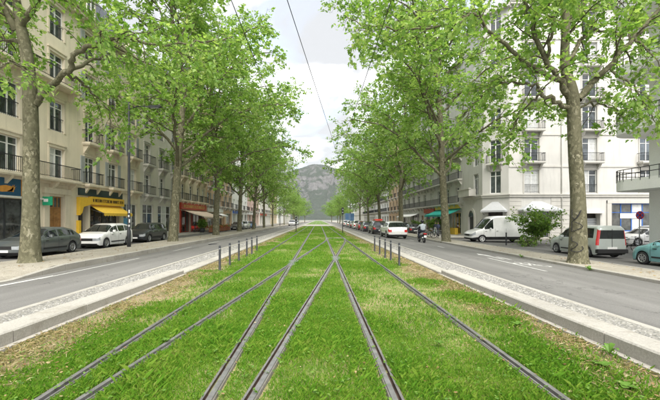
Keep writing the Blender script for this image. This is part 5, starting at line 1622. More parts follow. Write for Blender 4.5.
def add_wheel(root, x, y, r, w, hub, spokes):
    a, b_ = wheel_meshes(r, w, hub, spokes)
    o = link('wheel', a, root, (x, y, r))
    if x < 0: o.rotation_euler = (0, 0, math.pi)
    link('rim', b_, o)

def make_car(name, label, cat, L, W, H, wr, axles, top, belt, paint_mat, sill=0.2, glass=None, doors=(), ws=None, rw=None, plan=None, tumble=0.17, group=None, hub='alloy', spokes=7, bumper_dark=False,
             tail='low', rear_glass=True, side_glass=((0.3, 0.9),), trim=True, panel_rear=False):
    """front at y=-L/2. top, belt, plan: control points (fraction of length from the front, value)"""
    root = empty(name)
    tag(root, label, cat, group)
    yf = -L / 2
    fy = lambda f: yf + f * L
    tops = lambda y: float(np.interp((y - yf) / L, [p[0] for p in top], [p[1] for p in top]))
    belts = lambda y: float(np.interp((y - yf) / L, [p[0] for p in belt], [p[1] for p in belt]))
    plan = plan or [(0, 0.80), (0.025, 0.9), (0.08, 0.97), (0.25, 1.0), (0.8, 1.0), (0.93, 0.97), (0.985, 0.92), (1, 0.86)]
    hw = lambda y: W / 2 * float(np.interp((y - yf) / L, [p[0] for p in plan], [p[1] for p in plan]))
    ar = wr * 1.14
    def bottom(y):
        z = sill
        for a in axles:
            ya = fy(a)
            if abs(y - ya) < ar:
                z = max(z, wr + math.sqrt(max(ar * ar - (y - ya) ** 2, 0)))
        f = (y - yf) / L
        z = max(z, float(np.interp(f, [0, 0.03, 0.97, 1], [sill + 0.08, sill, sill, sill + 0.08])))
        return z
    st = set(np.round(np.linspace(yf, -yf, 26), 3))
    for p in list(top) + list(belt) + list(plan): st.add(round(fy(p[0]), 3))
    for a in axles:
        for k in range(0, 13):
            st.add(round(fy(a) + ar * math.cos(math.pi * k / 12), 3))
    for (a, b_) in side_glass: st.add(round(fy(a), 3)); st.add(round(fy(b_), 3))
    for q in (ws, rw):
        if q: st.add(round(fy(q[0]), 3)); st.add(round(fy(q[1]), 3))
    for d in doors: st.add(round(fy(d) - 0.008, 3)); st.add(round(fy(d) + 0.008, 3))
    st = sorted(y for y in st if yf - 1e-4 <= y <= -yf + 1e-4)
    # merge stations that nearly touch, except door seams
    seam_y = [fy(d) for d in doors]
    out = [st[0]]
    for y in st[1:]:
        if y - out[-1] < 0.012 and not any(abs(0.5 * (y + out[-1]) - s) < 0.003 for s in seam_y): continue
        out.append(y)
    st = out
    NP = 9
    def section(y):
        zb, zt, zl = bottom(y), tops(y), belts(y)
        zl = min(zl, zt - 0.015); zb = min(zb, zl - 0.06)
        g = max(0.0, min(1.0, (zt - zl) / 0.42))
        w = hw(y)
        wt = w * (0.955 - tumble * g)
        body = zl - sill
        p = [(w * 0.955, zb), (w * 0.99, max(zb + 0.01, sill + body * 0.28)), (w * 1.0, max(zb + 0.02, sill + body * 0.62)), (w * 0.975, max(zl - 0.0, zb + 0.05))]
        x3, z3 = p[3]; x6, z6 = wt, zt - 0.10 * g - 0.012
        p.append((x3 + (x6 - x3) * 0.07 - 0.012 * g, z3 + (z6 - z3) * 0.07))
        p.append((x3 + (x6 - x3) * 0.93, z3 + (z6 - z3) * 0.93))
        p.append((x6, z6))
        p.append((wt * 0.84, zt - 0.018 * (1 - 0.3 * g)))
        p.append((wt * 0.42, zt - 0.002))
        return p
    secs = [section(y) for y in st]
    V = []
    for y, s in zip(st, secs):
        for (x, z) in s: V.append((x, y, z))
        for (x, z) in s: V.append((-x, y, z))
    n2 = NP * 2
    parts = {}
    def put(key, f): parts.setdefault(key, []).append(f)
    R_ = lambda i, k: i * n2 + k
    Lf = lambda i, k: i * n2 + NP + k
    inr = lambda y, q: q and fy(q[0]) - 1e-3 <= y <= fy(q[1]) + 1e-3
    for i in range(len(st) - 1):
        ym = (st[i] + st[i + 1]) / 2
        seam = any(abs(ym - s) < 0.009 for s in seam_y)
        for k in range(NP - 1):
            key = 'body'
            if k == 4 and any(fy(a) < ym < fy(b_) for a, b_ in side_glass): key = 'side'
            elif k in (6, 7) and (inr(ym, ws)): key = 'windscreen'
            elif k in (6, 7) and rear_glass and (inr(ym, rw)): key = 'rear_window'
            elif seam and k in (0, 1, 2, 3): key = 'seam'
            elif k == 0 and bumper_dark: key = 'trim'
            elif k == 2 and ym < fy(0.055): key = 'headR'
            elif k in (2,) and ym > fy(0.965) and tail == 'low': key = 'tailR'
            elif k in (2, 3, 4) and ym > fy(0.975) and tail == 'high': key = 'tailR'
            a, b_, c, d = R_(i, k), R_(i, k + 1), R_(i + 1, k + 1), R_(i + 1, k)
            put(key + ('R' if key == 'side' else ''), (a, d, c, b_))
            a, b_, c, d = Lf(i, k), Lf(i, k + 1), Lf(i + 1, k + 1), Lf(i + 1, k)
            k2 = {'headR': 'headL', 'tailR': 'tailL'}.get(key, key)
            put(k2 + ('L' if key == 'side' else ''), (a, b_, c, d))
        key = 'windscreen' if inr(ym, ws) else ('rear_window' if rear_glass and inr(ym, rw) else 'body')
        put(key, (R_(i, NP - 1), R_(i + 1, NP - 1), Lf(i + 1, NP - 1), Lf(i, NP - 1)))
    # ends: three columns per row
    for end, i in ((0, 0), (1, len(st) - 1)):
        s = secs[i]; y = st[i]
        base = len(V)
        cf = 0.58 if end == 0 else (0.72 if tail == 'low' else 0.9)
        for (x, z) in s: V.append((x * cf, y + (-0.03 if end == 0 else 0.03), z)); V.append((-x * cf, y + (-0.03 if end == 0 else 0.03), z))
        for k in range(NP - 1):
            for col in range(3):
                if col == 0: q = (R_(i, k), R_(i, k + 1), base + 2 * (k + 1), base + 2 * k)
                elif col == 1: q = (base + 2 * k, base + 2 * (k + 1), base + 2 * (k + 1) + 1, base + 2 * k + 1)
                else: q = (base + 2 * k + 1, base + 2 * (k + 1) + 1, Lf(i, k + 1), Lf(i, k))
                if end == 1: q = q[::-1]
                key = 'body'
                sd_ = 'R' if col == 0 else 'L'
                if end == 0:
                    if k == 2: key = 'grille' if col == 1 else 'head' + sd_
                    elif k == 0: key = 'trim'
                else:
                    if k == 0: key = 'trim'
                    elif tail == 'low' and k == 2 and col != 1: key = 'tail' + sd_
                    elif tail == 'high' and k in (2, 3, 4) and col != 1: key = 'tail' + sd_
                    elif k == 4 and col == 1 and rear_glass and s[5][1] - s[3][1] > 0.2: key = 'rear_window'
                    elif k == 4 and panel_rear and col == 1: key = 'rear_window'
                put(key, q)
        put('body', (R_(i, NP - 1), Lf(i, NP - 1), base + 2 * (NP - 1) + 1, base + 2 * (NP - 1)) if end == 0 else (base + 2 * (NP - 1), base + 2 * (NP - 1) + 1, Lf(i, NP - 1), R_(i, NP - 1)))
    mats = {'body': paint_mat, 'sideR': 'car_glass', 'sideL': 'car_glass', 'windscreen': 'car_glass', 'rear_window': 'car_glass', 'seam': 'seam', 'trim': 'black_plastic', 'headR': 'lamp_glass', 'headL': 'lamp_glass',
            'tailR': 'tail_glass', 'tailL': 'tail_glass', 'grille': 'black_plastic'}
    names = {'sideR': 'side_window', 'sideL': 'side_window', 'headR': 'headlight', 'headL': 'headlight', 'tailR': 'tail_light', 'tailL': 'tail_light', 'seam': 'door_seams', 'trim': 'lower_trim'}
    for key, fs in parts.items():
        used = sorted(set(i for f in fs for i in f)); mp = {u: j for j, u in enumerate(used)}
        mb = MB(); mb.add([V[u] for u in used], [tuple(mp[i] for i in f) for f in fs], 0, True)
        nm = names.get(key, key)
        mb.build(nm, M[mats[key]], root)
    # underbody, plates, mirrors, handles
    mb = MB(); mb.box(-W * 0.40, yf * 0.95, sill - 0.03, W * 0.40, -yf * 0.95, sill + 0.25); mb.build('underbody', M['black_plastic'], root)
    for a in axles:
        for sx in (-1, 1):
            add_wheel(root, sx * (W / 2 - 0.115), fy(a), wr, 0.2, hub, spokes)
    zp = sill + (belts(yf * 0.98) - sill) * 0.40
    part_box('number_plate', root, 'plate_white', -0.26, yf - 0.05, zp - 0.06, 0.26, yf - 0.032, zp + 0.05)
    zp = sill + (belts(-yf * 0.98) - sill) * 0.45
    part_box('number_plate', root, 'plate_white', -0.26, -yf + 0.032, zp - 0.06, 0.26, -yf + 0.05, zp + 0.05)
    if ws:
        ym = fy(ws[1]) - 0.1; zm = belts(ym) + 0.02
        for sx in (-1, 1):
            mb = MB(); x0 = sx * (W / 2 * 0.97)
            a, b_ = sorted((x0, x0 + sx * 0.18))
            mb.cbox(a, ym - 0.06, zm, b_, ym + 0.05, zm + 0.14, 0.03); mb.build('wing_mirror', M[paint_mat], root)
    for d in doors[:-1]:
        for sx in (-1, 1):
            a, b_ = sorted((sx * W / 2 * 0.985, sx * (W / 2 + 0.015)))
            part_box('door_handle', root, 'black_plastic' if paint_mat != 'car_black' else 'alloy', a, fy(d) - 0.24 + 0.35, belts(fy(d)) - 0.16, b_, fy(d) - 0.06 + 0.35, belts(fy(d)) - 0.13)
    if trim:
        for sx in (-1, 1):
            a, b_ = sorted((sx * W / 2 * 0.97, sx * (W / 2 + 0.008)))
            part_box('side_trim', root, 'black_plastic', a, fy(axles[0]) + ar + 0.12, sill + 0.16, b_, fy(axles[1]) - ar - 0.12, sill + 0.23)
    return root

def put_at(o, x, y, z, rz):
    o.location = (x, y, z); o.rotation_euler = (0, 0, rz)
    return o
hatch = dict(L=4.25, W=1.77, H=1.48, wr=0.32, axles=(0.19, 0.80), top=[(0, 0.62), (0.03, 0.70), (0.10, 0.84), (0.26, 0.97), (0.43, 1.40), (0.55, 1.48), (0.72, 1.46), (0.86, 1.34), (0.965, 1.0), (1, 0.78)],
             belt=[(0, 0.60), (0.1, 0.8), (0.27, 0.92), (0.6, 0.96), (0.85, 1.0), (0.96, 0.97), (1, 0.74)], ws=(0.27, 0.43), rw=(0.86, 0.965), side_glass=((0.34, 0.54), (0.56, 0.73), (0.745, 0.84)), doors=(0.31, 0.55, 0.75))
mpv = dict(L=4.1, W=1.74, H=1.62, wr=0.32, axles=(0.18, 0.80), top=[(0, 0.68), (0.03, 0.80), (0.10, 0.96), (0.2, 1.06), (0.38, 1.50), (0.5, 1.60), (0.75, 1.60), (0.90, 1.50), (0.975, 1.12), (1, 0.82)],
           belt=[(0, 0.66), (0.1, 0.9), (0.22, 1.0), (0.6, 1.03), (0.88, 1.06), (0.97, 1.05), (1, 0.8)], ws=(0.2, 0.38), rw=(0.90, 0.975), side_glass=((0.28, 0.5), (0.52, 0.71), (0.725, 0.87)), doors=(0.28, 0.51, 0.74))
suv = dict(L=4.4, W=1.83, H=1.60, wr=0.35, axles=(0.19, 0.80), top=[(0, 0.72), (0.03, 0.85), (0.10, 0.98), (0.27, 1.06), (0.43, 1.50), (0.55, 1.60), (0.76, 1.57), (0.88, 1.46), (0.965, 1.06), (1, 0.84)],
           belt=[(0, 0.7), (0.1, 0.92), (0.27, 1.0), (0.6, 1.04), (0.88, 1.08), (0.96, 1.02), (1, 0.82)], ws=(0.27, 0.43), rw=(0.87, 0.965), side_glass=((0.35, 0.54), (0.56, 0.73), (0.745, 0.84)), doors=(0.31, 0.55, 0.76), sill=0.24, bumper_dark=True)
kangoo = dict(L=4.0, W=1.68, H=1.82, wr=0.31, axles=(0.18, 0.82), top=[(0, 0.68), (0.03, 0.82), (0.10, 0.98), (0.21, 1.09), (0.36, 1.62), (0.46, 1.78), (0.6, 1.82), (0.96, 1.80), (0.985, 1.74), (1, 1.70)],
              belt=[(0, 0.66), (0.1, 0.92), (0.22, 1.02), (0.6, 1.04), (0.95, 1.06), (1, 1.04)], ws=(0.21, 0.37), rw=None, side_glass=((0.27, 0.47), (0.50, 0.70), (0.73, 0.93)), doors=(0.26, 0.485, 0.715), tail='high', tumble=0.09,
              plan=[(0, 0.80), (0.025, 0.9), (0.08, 0.97), (0.25, 1.0), (0.9, 1.0), (0.98, 0.98), (1, 0.95)], hub='alloy', spokes=5)
van = dict(L=6.0, W=2.05, H=2.55, wr=0.35, axles=(0.16, 0.80), top=[(0, 0.82), (0.02, 0.98), (0.07, 1.14), (0.16, 1.28), (0.29, 2.22), (0.36, 2.46), (0.45, 2.52), (0.97, 2.50), (0.99, 2.44), (1, 2.38)],
           belt=[(0, 0.8), (0.07, 1.08), (0.18, 1.22), (0.5, 1.25), (1, 1.25)], ws=(0.165, 0.30), rw=None, side_glass=((0.20, 0.335),), doors=(0.185, 0.36, 0.53), tail='high', tumble=0.10, rear_glass=False,
           plan=[(0, 0.80), (0.02, 0.9), (0.06, 0.97), (0.2, 1.0), (0.97, 1.0), (1, 0.97)], sill=0.3, hub='car_white', spokes=5, bumper_dark=True)
small = dict(L=3.7, W=1.65, H=1.46, wr=0.30, axles=(0.18, 0.81), top=[(0, 0.60), (0.03, 0.7), (0.10, 0.85), (0.23, 0.98), (0.42, 1.40), (0.55, 1.46), (0.76, 1.42), (0.90, 1.26), (0.975, 0.95), (1, 0.76)],
             belt=[(0, 0.58), (0.1, 0.8), (0.25, 0.92), (0.6, 0.95), (0.88, 0.98), (0.965, 0.92), (1, 0.72)], ws=(0.23, 0.42), rw=(0.88, 0.97), side_glass=((0.31, 0.56), (0.58, 0.82)), doors=(0.29, 0.57), plan=[(0, 0.72), (0.025, 0.85), (0.08, 0.94), (0.25, 1.0), (0.8, 1.0), (0.93, 0.95), (0.985, 0.86), (1, 0.76)])
def car(spec, name, label, paint_mat, x, y, z, rz, group, **kw):
    d = dict(spec); d.update(kw)
    return put_at(make_car(name, label, 'van' if name == 'delivery_van' else 'car', paint_mat=paint_mat, group=group, **d), x, y, z, rz)
gl, gq = 'cars parked along the left pavement', 'cars queuing in the right lane'
ZP = -0.245
car(hatch, 'parked_car', 'dark grey hatchback parked behind the left plane trunk', 'car_dark_grey', -14.75, 18.5, ZP, 0, gl)
car(mpv, 'parked_car', 'white compact car parked before the yellow awning', 'car_white', -14.75, 24.3, ZP, 0, gl)
car(mpv, 'parked_car', 'black compact car parked behind the white one', 'car_black', -14.75, 30.2, ZP, 0, gl, L=4.3)
car(hatch, 'parked_car', 'dark car parked past the red cafe flower boxes', 'car_black', -14.7, 63.5, ZP, 0, gl)
car(mpv, 'parked_car', 'white car parked past the peach building shops', 'car_white', -14.7, 69.5, ZP, 0, gl)
car(hatch, 'parked_car', 'blue car parked on the left, farthest of that row', 'car_blue', -14.7, 76.0, ZP, 0, gl)
for (sp, x, y, col, lab) in ((suv, -7.2, 96, 'car_white', 'white car coming down the left carriageway far away'), (hatch, -7.0, 108, 'car_silver', 'silver car in the left carriageway, farthest of the two')):
    car(sp, 'driving_car', lab, col, x, y, -0.09, 0, 'cars coming down the left carriageway')
def zq(x): return on_right(x) - 0.004
car(suv, 'queuing_car', 'white crossover at the tail of the right lane queue', 'car_pearl', 7.05, 33.2, zq(7.05) - 0.02, math.pi, gq)
c2 = car(suv, 'queuing_car', 'black crossover with red roof box ahead of the white one', 'car_black', 7.05, 41.8, zq(7.05) - 0.02, math.pi, gq)
mb = MB(); mb.prism([(-1.0, 1.62), (-0.9, 1.74), (0.6, 1.80), (0.9, 1.72), (0.95, 1.62)], 0, -0.42, 0.42); mb.build('roof_box', M['red_plastic'], c2)
car(hatch, 'queuing_car', 'black hatchback third from the tail of the queue', 'car_black', 6.95, 49.5, zq(7) - 0.02, math.pi, gq)
car(hatch, 'queuing_car', 'dark red hatchback in the right lane queue', 'car_red', 7.0, 56.3, zq(7) - 0.02, math.pi, gq)
car(mpv, 'queuing_car', 'white compact car ahead of the dark red one', 'car_white', 6.95, 63.0, zq(7) - 0.02, math.pi, gq)
car(hatch, 'queuing_car', 'dark grey hatchback ahead of the white compact', 'car_dark_grey', 7.0, 70.0, zq(7) - 0.02, math.pi, gq)
car(hatch, 'queuing_car', 'silver hatchback near the head of the queue', 'car_silver', 7.0, 77.0, zq(7) - 0.02, math.pi, gq)
car(suv, 'queuing_car', 'white crossover at the head of the queue', 'car_white', 6.9, 86.0, zq(7) - 0.02, math.pi, gq)
# right side street
gr_ = 'vehicles in the side street on the right'
def zs(x): return float(np.interp(x, [12.5, 17.2, 70], [-0.42, -0.55, -0.56]))
car(kangoo, 'parked_car', 'pale sage boxy family van parked behind the scrawled trunk', 'car_sage', 16.0, 21.1, zs(16), math.pi, gr_)
kg = [o for o in COL.objects if 'boxy family' in o.get('label', '')][0]
mb = MB(); mb.cbox(-0.82, 1.9, 0.3, 0.82, 2.1, 0.52, 0.03); mb.build('rear_bumper', M['black_plastic'], kg)
mb = MB(); mb.box(-0.012, 2.025, 0.55, 0.012, 2.04, 1.62); mb.build('door_gap', M['seam'], kg)
car(small, 'parked_car', 'pale teal small car cut off by the right edge', 'car_teal', 16.1, 15.35, zs(16) + 0.02, math.pi + 0.05, gr_)
car(van, 'delivery_van', 'long white delivery van standing across the side street', 'car_white', 17.3, 33.6, -0.55, R(-90), gr_)
car(hatch, 'parked_car', 'white hatchback behind the sage van and bicycle', 'car_white', 27.2, 29.2, -0.55, R(-90), gr_)
car(mpv, 'parked_car', 'white car parked in front of the blue shop window', 'car_white', 31.8, 33.5, -0.55, R(-88), gr_)
gp = 'cars parked on the right pavement'
for (sp, x, y, col, lab) in ((hatch, 13.7, 51.5, 'car_black', 'dark hatchback parked on the right near the pedestrians'), (mpv, 13.6, 57.5, 'car_dark_grey', 'dark grey car parked behind the scooter rider'), (mpv, 13.5, 64, 'car_white', 'white car parked on the right beside the queue'), (hatch, 13.6, 71, 'car_silver', 'silver car parked far along the right pavement')):
    car(sp, 'parked_car', lab, col, x, y, -0.43, math.pi, gp)

# blue lorry far down the right lane
def lorry():
    root = empty('lorry', (8.5, 100, -0.2), math.pi); tag(root, 'blue box lorry far ahead at the head of the queue', 'lorry')
    mb = MB(); mb.cbox(-1.2, -1.6, 0.9, 1.2, 5.0, 3.5, 0.06); mb.build('cargo_box', M['car_blue'], root)
    mb = MB(); mb.prism([(-3.6, 0.6), (-3.6, 1.4), (-3.25, 2.6), (-1.75, 2.75), (-1.75, 0.6)], 0, -1.1, 1.1); mb.build('cab', M['car_white'], root)
    part_box('chassis', root, 'black_plastic', -0.9, -3.3, 0.45, 0.9, 4.9, 0.9)
    part_box('windscreen', root, 'car_glass', -0.95, -3.62, 1.5, 0.95, -3.3, 2.35)
    part_box('tail_light', root, 'tail_glass', -1.1, 5.0, 0.95, -0.85, 5.03, 1.1); part_box('tail_light', root, 'tail_glass', 0.85, 5.0, 0.95, 1.1, 5.03, 1.1)
    for y in (-2.7, 3.2):
        for x in (-1.0, 1.0): add_wheel(root, x, y, 0.45, 0.26, 'alloy', 7)
lorry()

# ================================================================== street furniture, people, small things
# bollards
def bollard_meshes():
    mb = MB()
    mb.lathe([(0.05, -0.1), (0.05, 0.0), (0.038, 0.02), (0.035, 0.66)], 14)
    mb.lathe([(0.035, 0.70), (0.035, 0.765), (0.03, 0.785), (0.0005, 0.79)], 14)
    b_ = MB(); b_.lathe([(0.035, 0.66), (0.037, 0.663), (0.037, 0.697), (0.035, 0.70)], 14)
    return mb.mesh('bollard', M['dark_metal']), b_.mesh('reflective_band', M['grey_metal'])
bm1, bm2 = bollard_meshes()
ordn = ['nearest', 'second nearest', 'third', 'fourth', 'fifth', 'farthest']
for k, q in enumerate((219.8, 229.8, 238.9, 246.8, 251.8, 256.9)):
    o = link('bollard', bm1, None, (-3.15, 3.15 / (318.5 - q) * F, 0.0)); link('reflective_band', bm2, o)
    tag(o, 'thin dark bollard, %s in the row left of the tracks' % ordn[k], 'bollard', 'bollards beside the tracks')
for k, q in enumerate((399.2, 390.8, 385.2, 379.7, 374.7)):
    o = link('bollard', bm1, None, (2.88, 2.88 / (q - 318.5) * F, 0.0)); link('reflective_band', bm2, o)
    tag(o, 'thin dark bollard, %s in the row right of the tracks' % (ordn[k] if k < 4 else 'farthest'), 'bollard', 'bollards beside the tracks')
# signal posts
for (x, y, h, lab) in ((-2.95, 46, 1.9, 'short dark signal post at the left lawn edge'), (2.9, 42, 3.0, 'tall dark tram signal post at the right lawn edge')):
    root = empty('signal_post', (x, y, 0)); tag(root, lab, 'signal post')
    mb = MB(); mb.tube([(0, 0, -0.1), (0, 0, h)], 0.045, 10); mb.lathe([(0.09, 0), (0.09, 0.05), (0.05, 0.07)], 10); mb.build('post', M['dark_metal'], root)
    mb = MB(); mb.cbox(-0.13, -0.1, h - 0.75, 0.13, 0.1, h + 0.05, 0.02); hd = mb.build('signal_head', M['black_plastic'], root)
    mb = MB()
    for z in (h - 0.55, h - 0.2): mb.lathe([(0.0005, -0.115), (0.07, -0.115), (0.07, -0.1)], 12, origin=(0, 0, z), axis=1)
    mb.build('lens', M['lamp_glass'], hd)

# lamp post with arm, left
root = empty('street_lamp', (-11.75, 21.7, -0.08)); tag(root, 'tall dark lamp post with side arm before the white car', 'street lamp')
mb = MB(); mb.tube([(0, 0, -0.1), (0, 0, 1.0), (0, 0, 1.05), (0, 0, 5), (0, 0, 9.0)], [0.11, 0.11, 0.085, 0.075, 0.055], 12); mb.build('post', M['dark_metal'], root)
mb = MB(); mb.tube([(0, 0, 8.55), (0.6, 0, 8.72), (1.45, 0, 8.72)], 0.03, 8); mb.build('arm', M['dark_metal'], root)
mb = MB(); mb.prism([(1.2, 8.66), (1.3, 8.76), (1.95, 8.76), (2.05, 8.68), (1.9, 8.64), (1.25, 8.62)], 1, -0.12, 0.12); lm = mb.build('lamp_head', M['dark_metal'], root)
part_box('lamp_lens', lm, 'lamp_glass', 1.35, -0.09, 8.61, 1.85, 0.09, 8.63)
for (z, h, a) in ((1.5, 0.22, -1.2), (1.85, 0.12, -1.7), (2.1, 0.2, -1.4), (1.25, 0.12, -1.5)):
    mb = MB(); rr = 0.089
    for k in range(3):
        t0, t1 = a + k * 0.3, a + (k + 1) * 0.3
        mb.add([(rr * math.cos(t0), rr * math.sin(t0), z), (rr * math.cos(t1), rr * math.sin(t1), z), (rr * math.cos(t1), rr * math.sin(t1), z + h), (rr * math.cos(t0), rr * math.sin(t0), z + h)], [(0, 1, 2, 3)])
    mb.build('sticker', M['sticker'], root)
# further lamp posts down the avenue
for (x, y, sgn, lab) in ((-10.6, 96, 1, 'distant lamp post on the left side'), (13.2, 56, -1, 'dark lamp post on the right behind the car queue')):
    root = empty('street_lamp', (x, y, -0.3)); tag(root, lab, 'street lamp')
    mb = MB(); mb.tube([(0, 0, -0.1), (0, 0, 5), (0, 0, 9.0)], [0.1, 0.075, 0.055], 10); mb.build('post', M['dark_metal'], root)
    mb = MB(); mb.tube([(0, 0, 8.6), (sgn * 0.6, 0, 8.75), (sgn * 1.5, 0, 8.75)], 0.03, 8); mb.build('arm', M['dark_metal'], root)
    mb = MB(); mb.cbox(min(sgn * 1.2, sgn * 2.0), -0.12, 8.66, max(sgn * 1.2, sgn * 2.0), 0.12, 8.78, 0.03); mb.build('lamp_head', M['dark_metal'], root)

# no-stopping sign beside the bicycle
root = empty('traffic_sign', (21.0, 22.9, -0.55)); tag(root, 'round red and blue no stopping sign before blue shop window', 'traffic sign')
mb = MB(); mb.tube([(0, 0, -0.1), (0, 0, 2.25)], 0.03, 8); mb.build('post', M['grey_metal'], root)
rs_ = 0.27; zc_ = 2.45
mb = MB(); mb.lathe([(0.0005, -0.035), (rs_, -0.035), (rs_, -0.02), (0.0005, -0.02)], 28, origin=(0, 0, zc_), axis=1, smooth=False); dsc = mb.build('disc', M['sign_blue'], root)
mb = MB(); mb.lathe([(rs_ * 0.82, -0.04), (rs_ * 1.01, -0.04), (rs_ * 1.01, -0.034)], 28, origin=(0, 0, zc_), axis=1, smooth=False)
for s in (-1, 1):
    d = rs_ * 0.6; t = 0.03
    mb.add([(-d - t, -0.039, zc_ - s * d + s * t), (-d + t, -0.039, zc_ - s * d - s * t), (d + t, -0.039, zc_ + s * d - s * t), (d - t, -0.039, zc_ + s * d + s * t)], [(0, 1, 2, 3)] if s > 0 else [(3, 2, 1, 0)])
mb.build('cross', M['sign_red'], dsc)

# short post in front of the van
root = empty('bollard', (15.5, 28.9, -0.5)); tag(root, 'dark post on the kerb in front of the white van', 'bollard')
mb = MB(); mb.lathe([(0.05, -0.1), (0.05, 0.95), (0.06, 0.97), (0.06, 1.03), (0.0005, 1.05)], 12); mb.build('post', M['dark_metal'], root)

# ---------------------------------------------------------------- bicycles
def bicycle():
    root = empty('bicycle')
    for y in (-0.52, 0.52):
        t = MB()
        ring = [(0, y + 0.33 * math.cos(2 * math.pi * k / 20), 0.34 + 0.33 * math.sin(2 * math.pi * k / 20)) for k in range(21)]
        t.tube(ring, 0.02, 6, 0, False)
        w = t.build('wheel', M['rubber'], root)
        s = MB()
        for k in range(10):
            a = 2 * math.pi * k / 10
            s.tube([(0, y, 0.34), (0, y + 0.32 * math.cos(a), 0.34 + 0.32 * math.sin(a))], 0.004, 3, 0, False)
        s.tube([(-0.05, y, 0.34), (0.05, y, 0.34)], 0.025, 8)
        s.build('spokes', M['grey_metal'], w)
    f = MB()
    bb, st, hd, hb = (0, 0.05, 0.30), (0, 0.18, 0.80), (0, -0.36, 0.85), (0, -0.40, 0.66)
    for a, b_ in ((bb, st), (st, hd), (bb, hb), (hd, hb)): f.tube([a, b_], 0.018, 6)
    f.tube([hb, (0, -0.52, 0.34)], 0.014, 6); f.tube([bb, (0, 0.52, 0.34)], 0.012, 6); f.tube([st, (0, 0.52, 0.34)], 0.01, 6)
    f.build('frame', M['grey_metal'], root)
    s = MB(); s.prism([(0.06, 0.93), (0.34, 0.95), (0.34, 0.90), (0.06, 0.89)], 0, -0.07, 0.07); s.tube([(0, 0.18, 0.8), (0, 0.2, 0.9)], 0.014, 6); s.build('saddle', M['black_plastic'], root)
    h = MB(); h.tube([(0, -0.36, 0.85), (0, -0.34, 1.02)], 0.015, 6); h.tube([(-0.28, -0.22, 1.03), (-0.15, -0.36, 1.03), (0.15, -0.36, 1.03), (0.28, -0.22, 1.03)], 0.014, 6); h.build('handlebar', M['black_plastic'], root)
    p = MB(); p.lathe([(0.09, -0.05), (0.09, -0.04), (0.0005, -0.04)], 14, origin=(0, 0.05, 0.30), axis=0); p.box(-0.16, 0.0, 0.12, -0.06, 0.09, 0.14); p.box(0.06, 0.0, 0.46, 0.16, 0.09, 0.48); p.build('pedals', M['black_plastic'], root)
    return root
bk0 = bicycle()
spots = [((21.4, 24.3, -0.55), 0.5, 'bicycle leaning by the no stopping sign behind the sage van'), ((11.6, 33.8, -0.25), 1.2, 'bicycle parked on the right strip beside the second trunk'), ((11.7, 35.3, -0.25), 1.4, 'bicycle parked between the scooter and the pedestrians'), ((11.6, 36.9, -0.25), 1.1, 'bicycle parked farthest along the right strip')]
for k, (lc, rz, lab) in enumerate(spots):
    o = bk0 if k == 0 else copy_tree(bk0)
    o.location = lc; o.rotation_euler = (0.12, 0, rz)
    tag(o, lab, 'bicycle', 'parked bicycles')

# ---------------------------------------------------------------- people
simple('cloth_dark', (0.025, 0.03, 0.045), 0.85, var=0.3)
simple('cloth_grey', (0.34, 0.38, 0.40), 0.85, var=0.15)
simple('cloth_blue', (0.04, 0.05, 0.09), 0.85, var=0.2)
simple('skin_tone', (0.48, 0.30, 0.21), 0.6)
simple('hair_dark', (0.03, 0.02, 0.015), 0.6)
simple('helmet_black', (0.015, 0.015, 0.017), 0.2)
def skin_person(name, loc, rz, joints, edges, radii, tags, mats, label, cat='person'):
    me = bpy.data.meshes.new('body')
    me.from_pydata([tuple(j) for j in joints], edges, [])
    ob = bpy.data.objects.new('tmp_body', me); COL.objects.link(ob)
    md = ob.modifiers.new('skin', 'SKIN'); md.use_smooth_shade = True; md.branch_smoothing = 0.4
    for i, v in enumerate(me.skin_vertices[0].data):
        rr = radii[i]
        v.radius = rr if hasattr(rr, '__len__') else (rr, rr)
        v.use_root = (i == 0)
    sb = ob.modifiers.new('sub', 'SUBSURF'); sb.levels = 2; sb.render_levels = 2
    dg = bpy.context.evaluated_depsgraph_get()
    ev = ob.evaluated_get(dg)
    out = bpy.data.meshes.new_from_object(ev)
    bpy.data.objects.remove(ob)
    out.materials.clear()
    names = []
    for t in tags:
        if t not in names: names.append(t)
    for n in names: out.materials.append(M[n])
    J = np.array([list(j) for j in joints])
    for p in out.polygons:
        c = np.array(p.center)
        best, bt = 1e9, 0
        for ei, (a, b_) in enumerate(edges):
            ab = J[b_] - J[a]; t = max(0, min(1, np.dot(c - J[a], ab) / (np.dot(ab, ab) + 1e-9)))
            d = np.linalg.norm(c - (J[a] + ab * t))
            rr = radii[a] if not hasattr(radii[a], '__len__') else max(radii[a])
            if d - 0.0 < best: best, bt = d, (b_ if t > 0.5 else a)
        p.material_index = names.index(tags[bt]); p.use_smooth = True
    out.name = 'body'
    root = empty(name, loc, rz); tag(root, label, cat)
    link('body', out, root)
    return root
def add_hand(root, wrist, d, side, mat='skin_tone'):
    """palm with four bent fingers and a thumb; d: direction the fingers point"""
    d = Vector(d).normalized(); n = Vector((side, 0, 0)); s = d.cross(n).normalized(); n = s.cross(d)
    mb = MB(); w = Vector(wrist)
    mb.tube([w, w + d * 0.045, w + d * 0.085], [0.024, 0.036, 0.034], 8)
    for k, l in enumerate((0.07, 0.08, 0.075, 0.055)):
        b_ = w + d * 0.08 + s * (k - 1.5) * 0.019
        mb.tube([b_, b_ + d * l * 0.55 - n * 0.008, b_ + d * l * 0.85 - n * 0.03], [0.0095, 0.009, 0.007], 5)
    b_ = w + d * 0.03 - s * 0.03
    mb.tube([b_, b_ + d * 0.03 - s * 0.03, b_ + d * 0.06 - s * 0.035 - n * 0.012], [0.012, 0.01, 0.008], 5)
    mb.build('hand', M[mat], root)
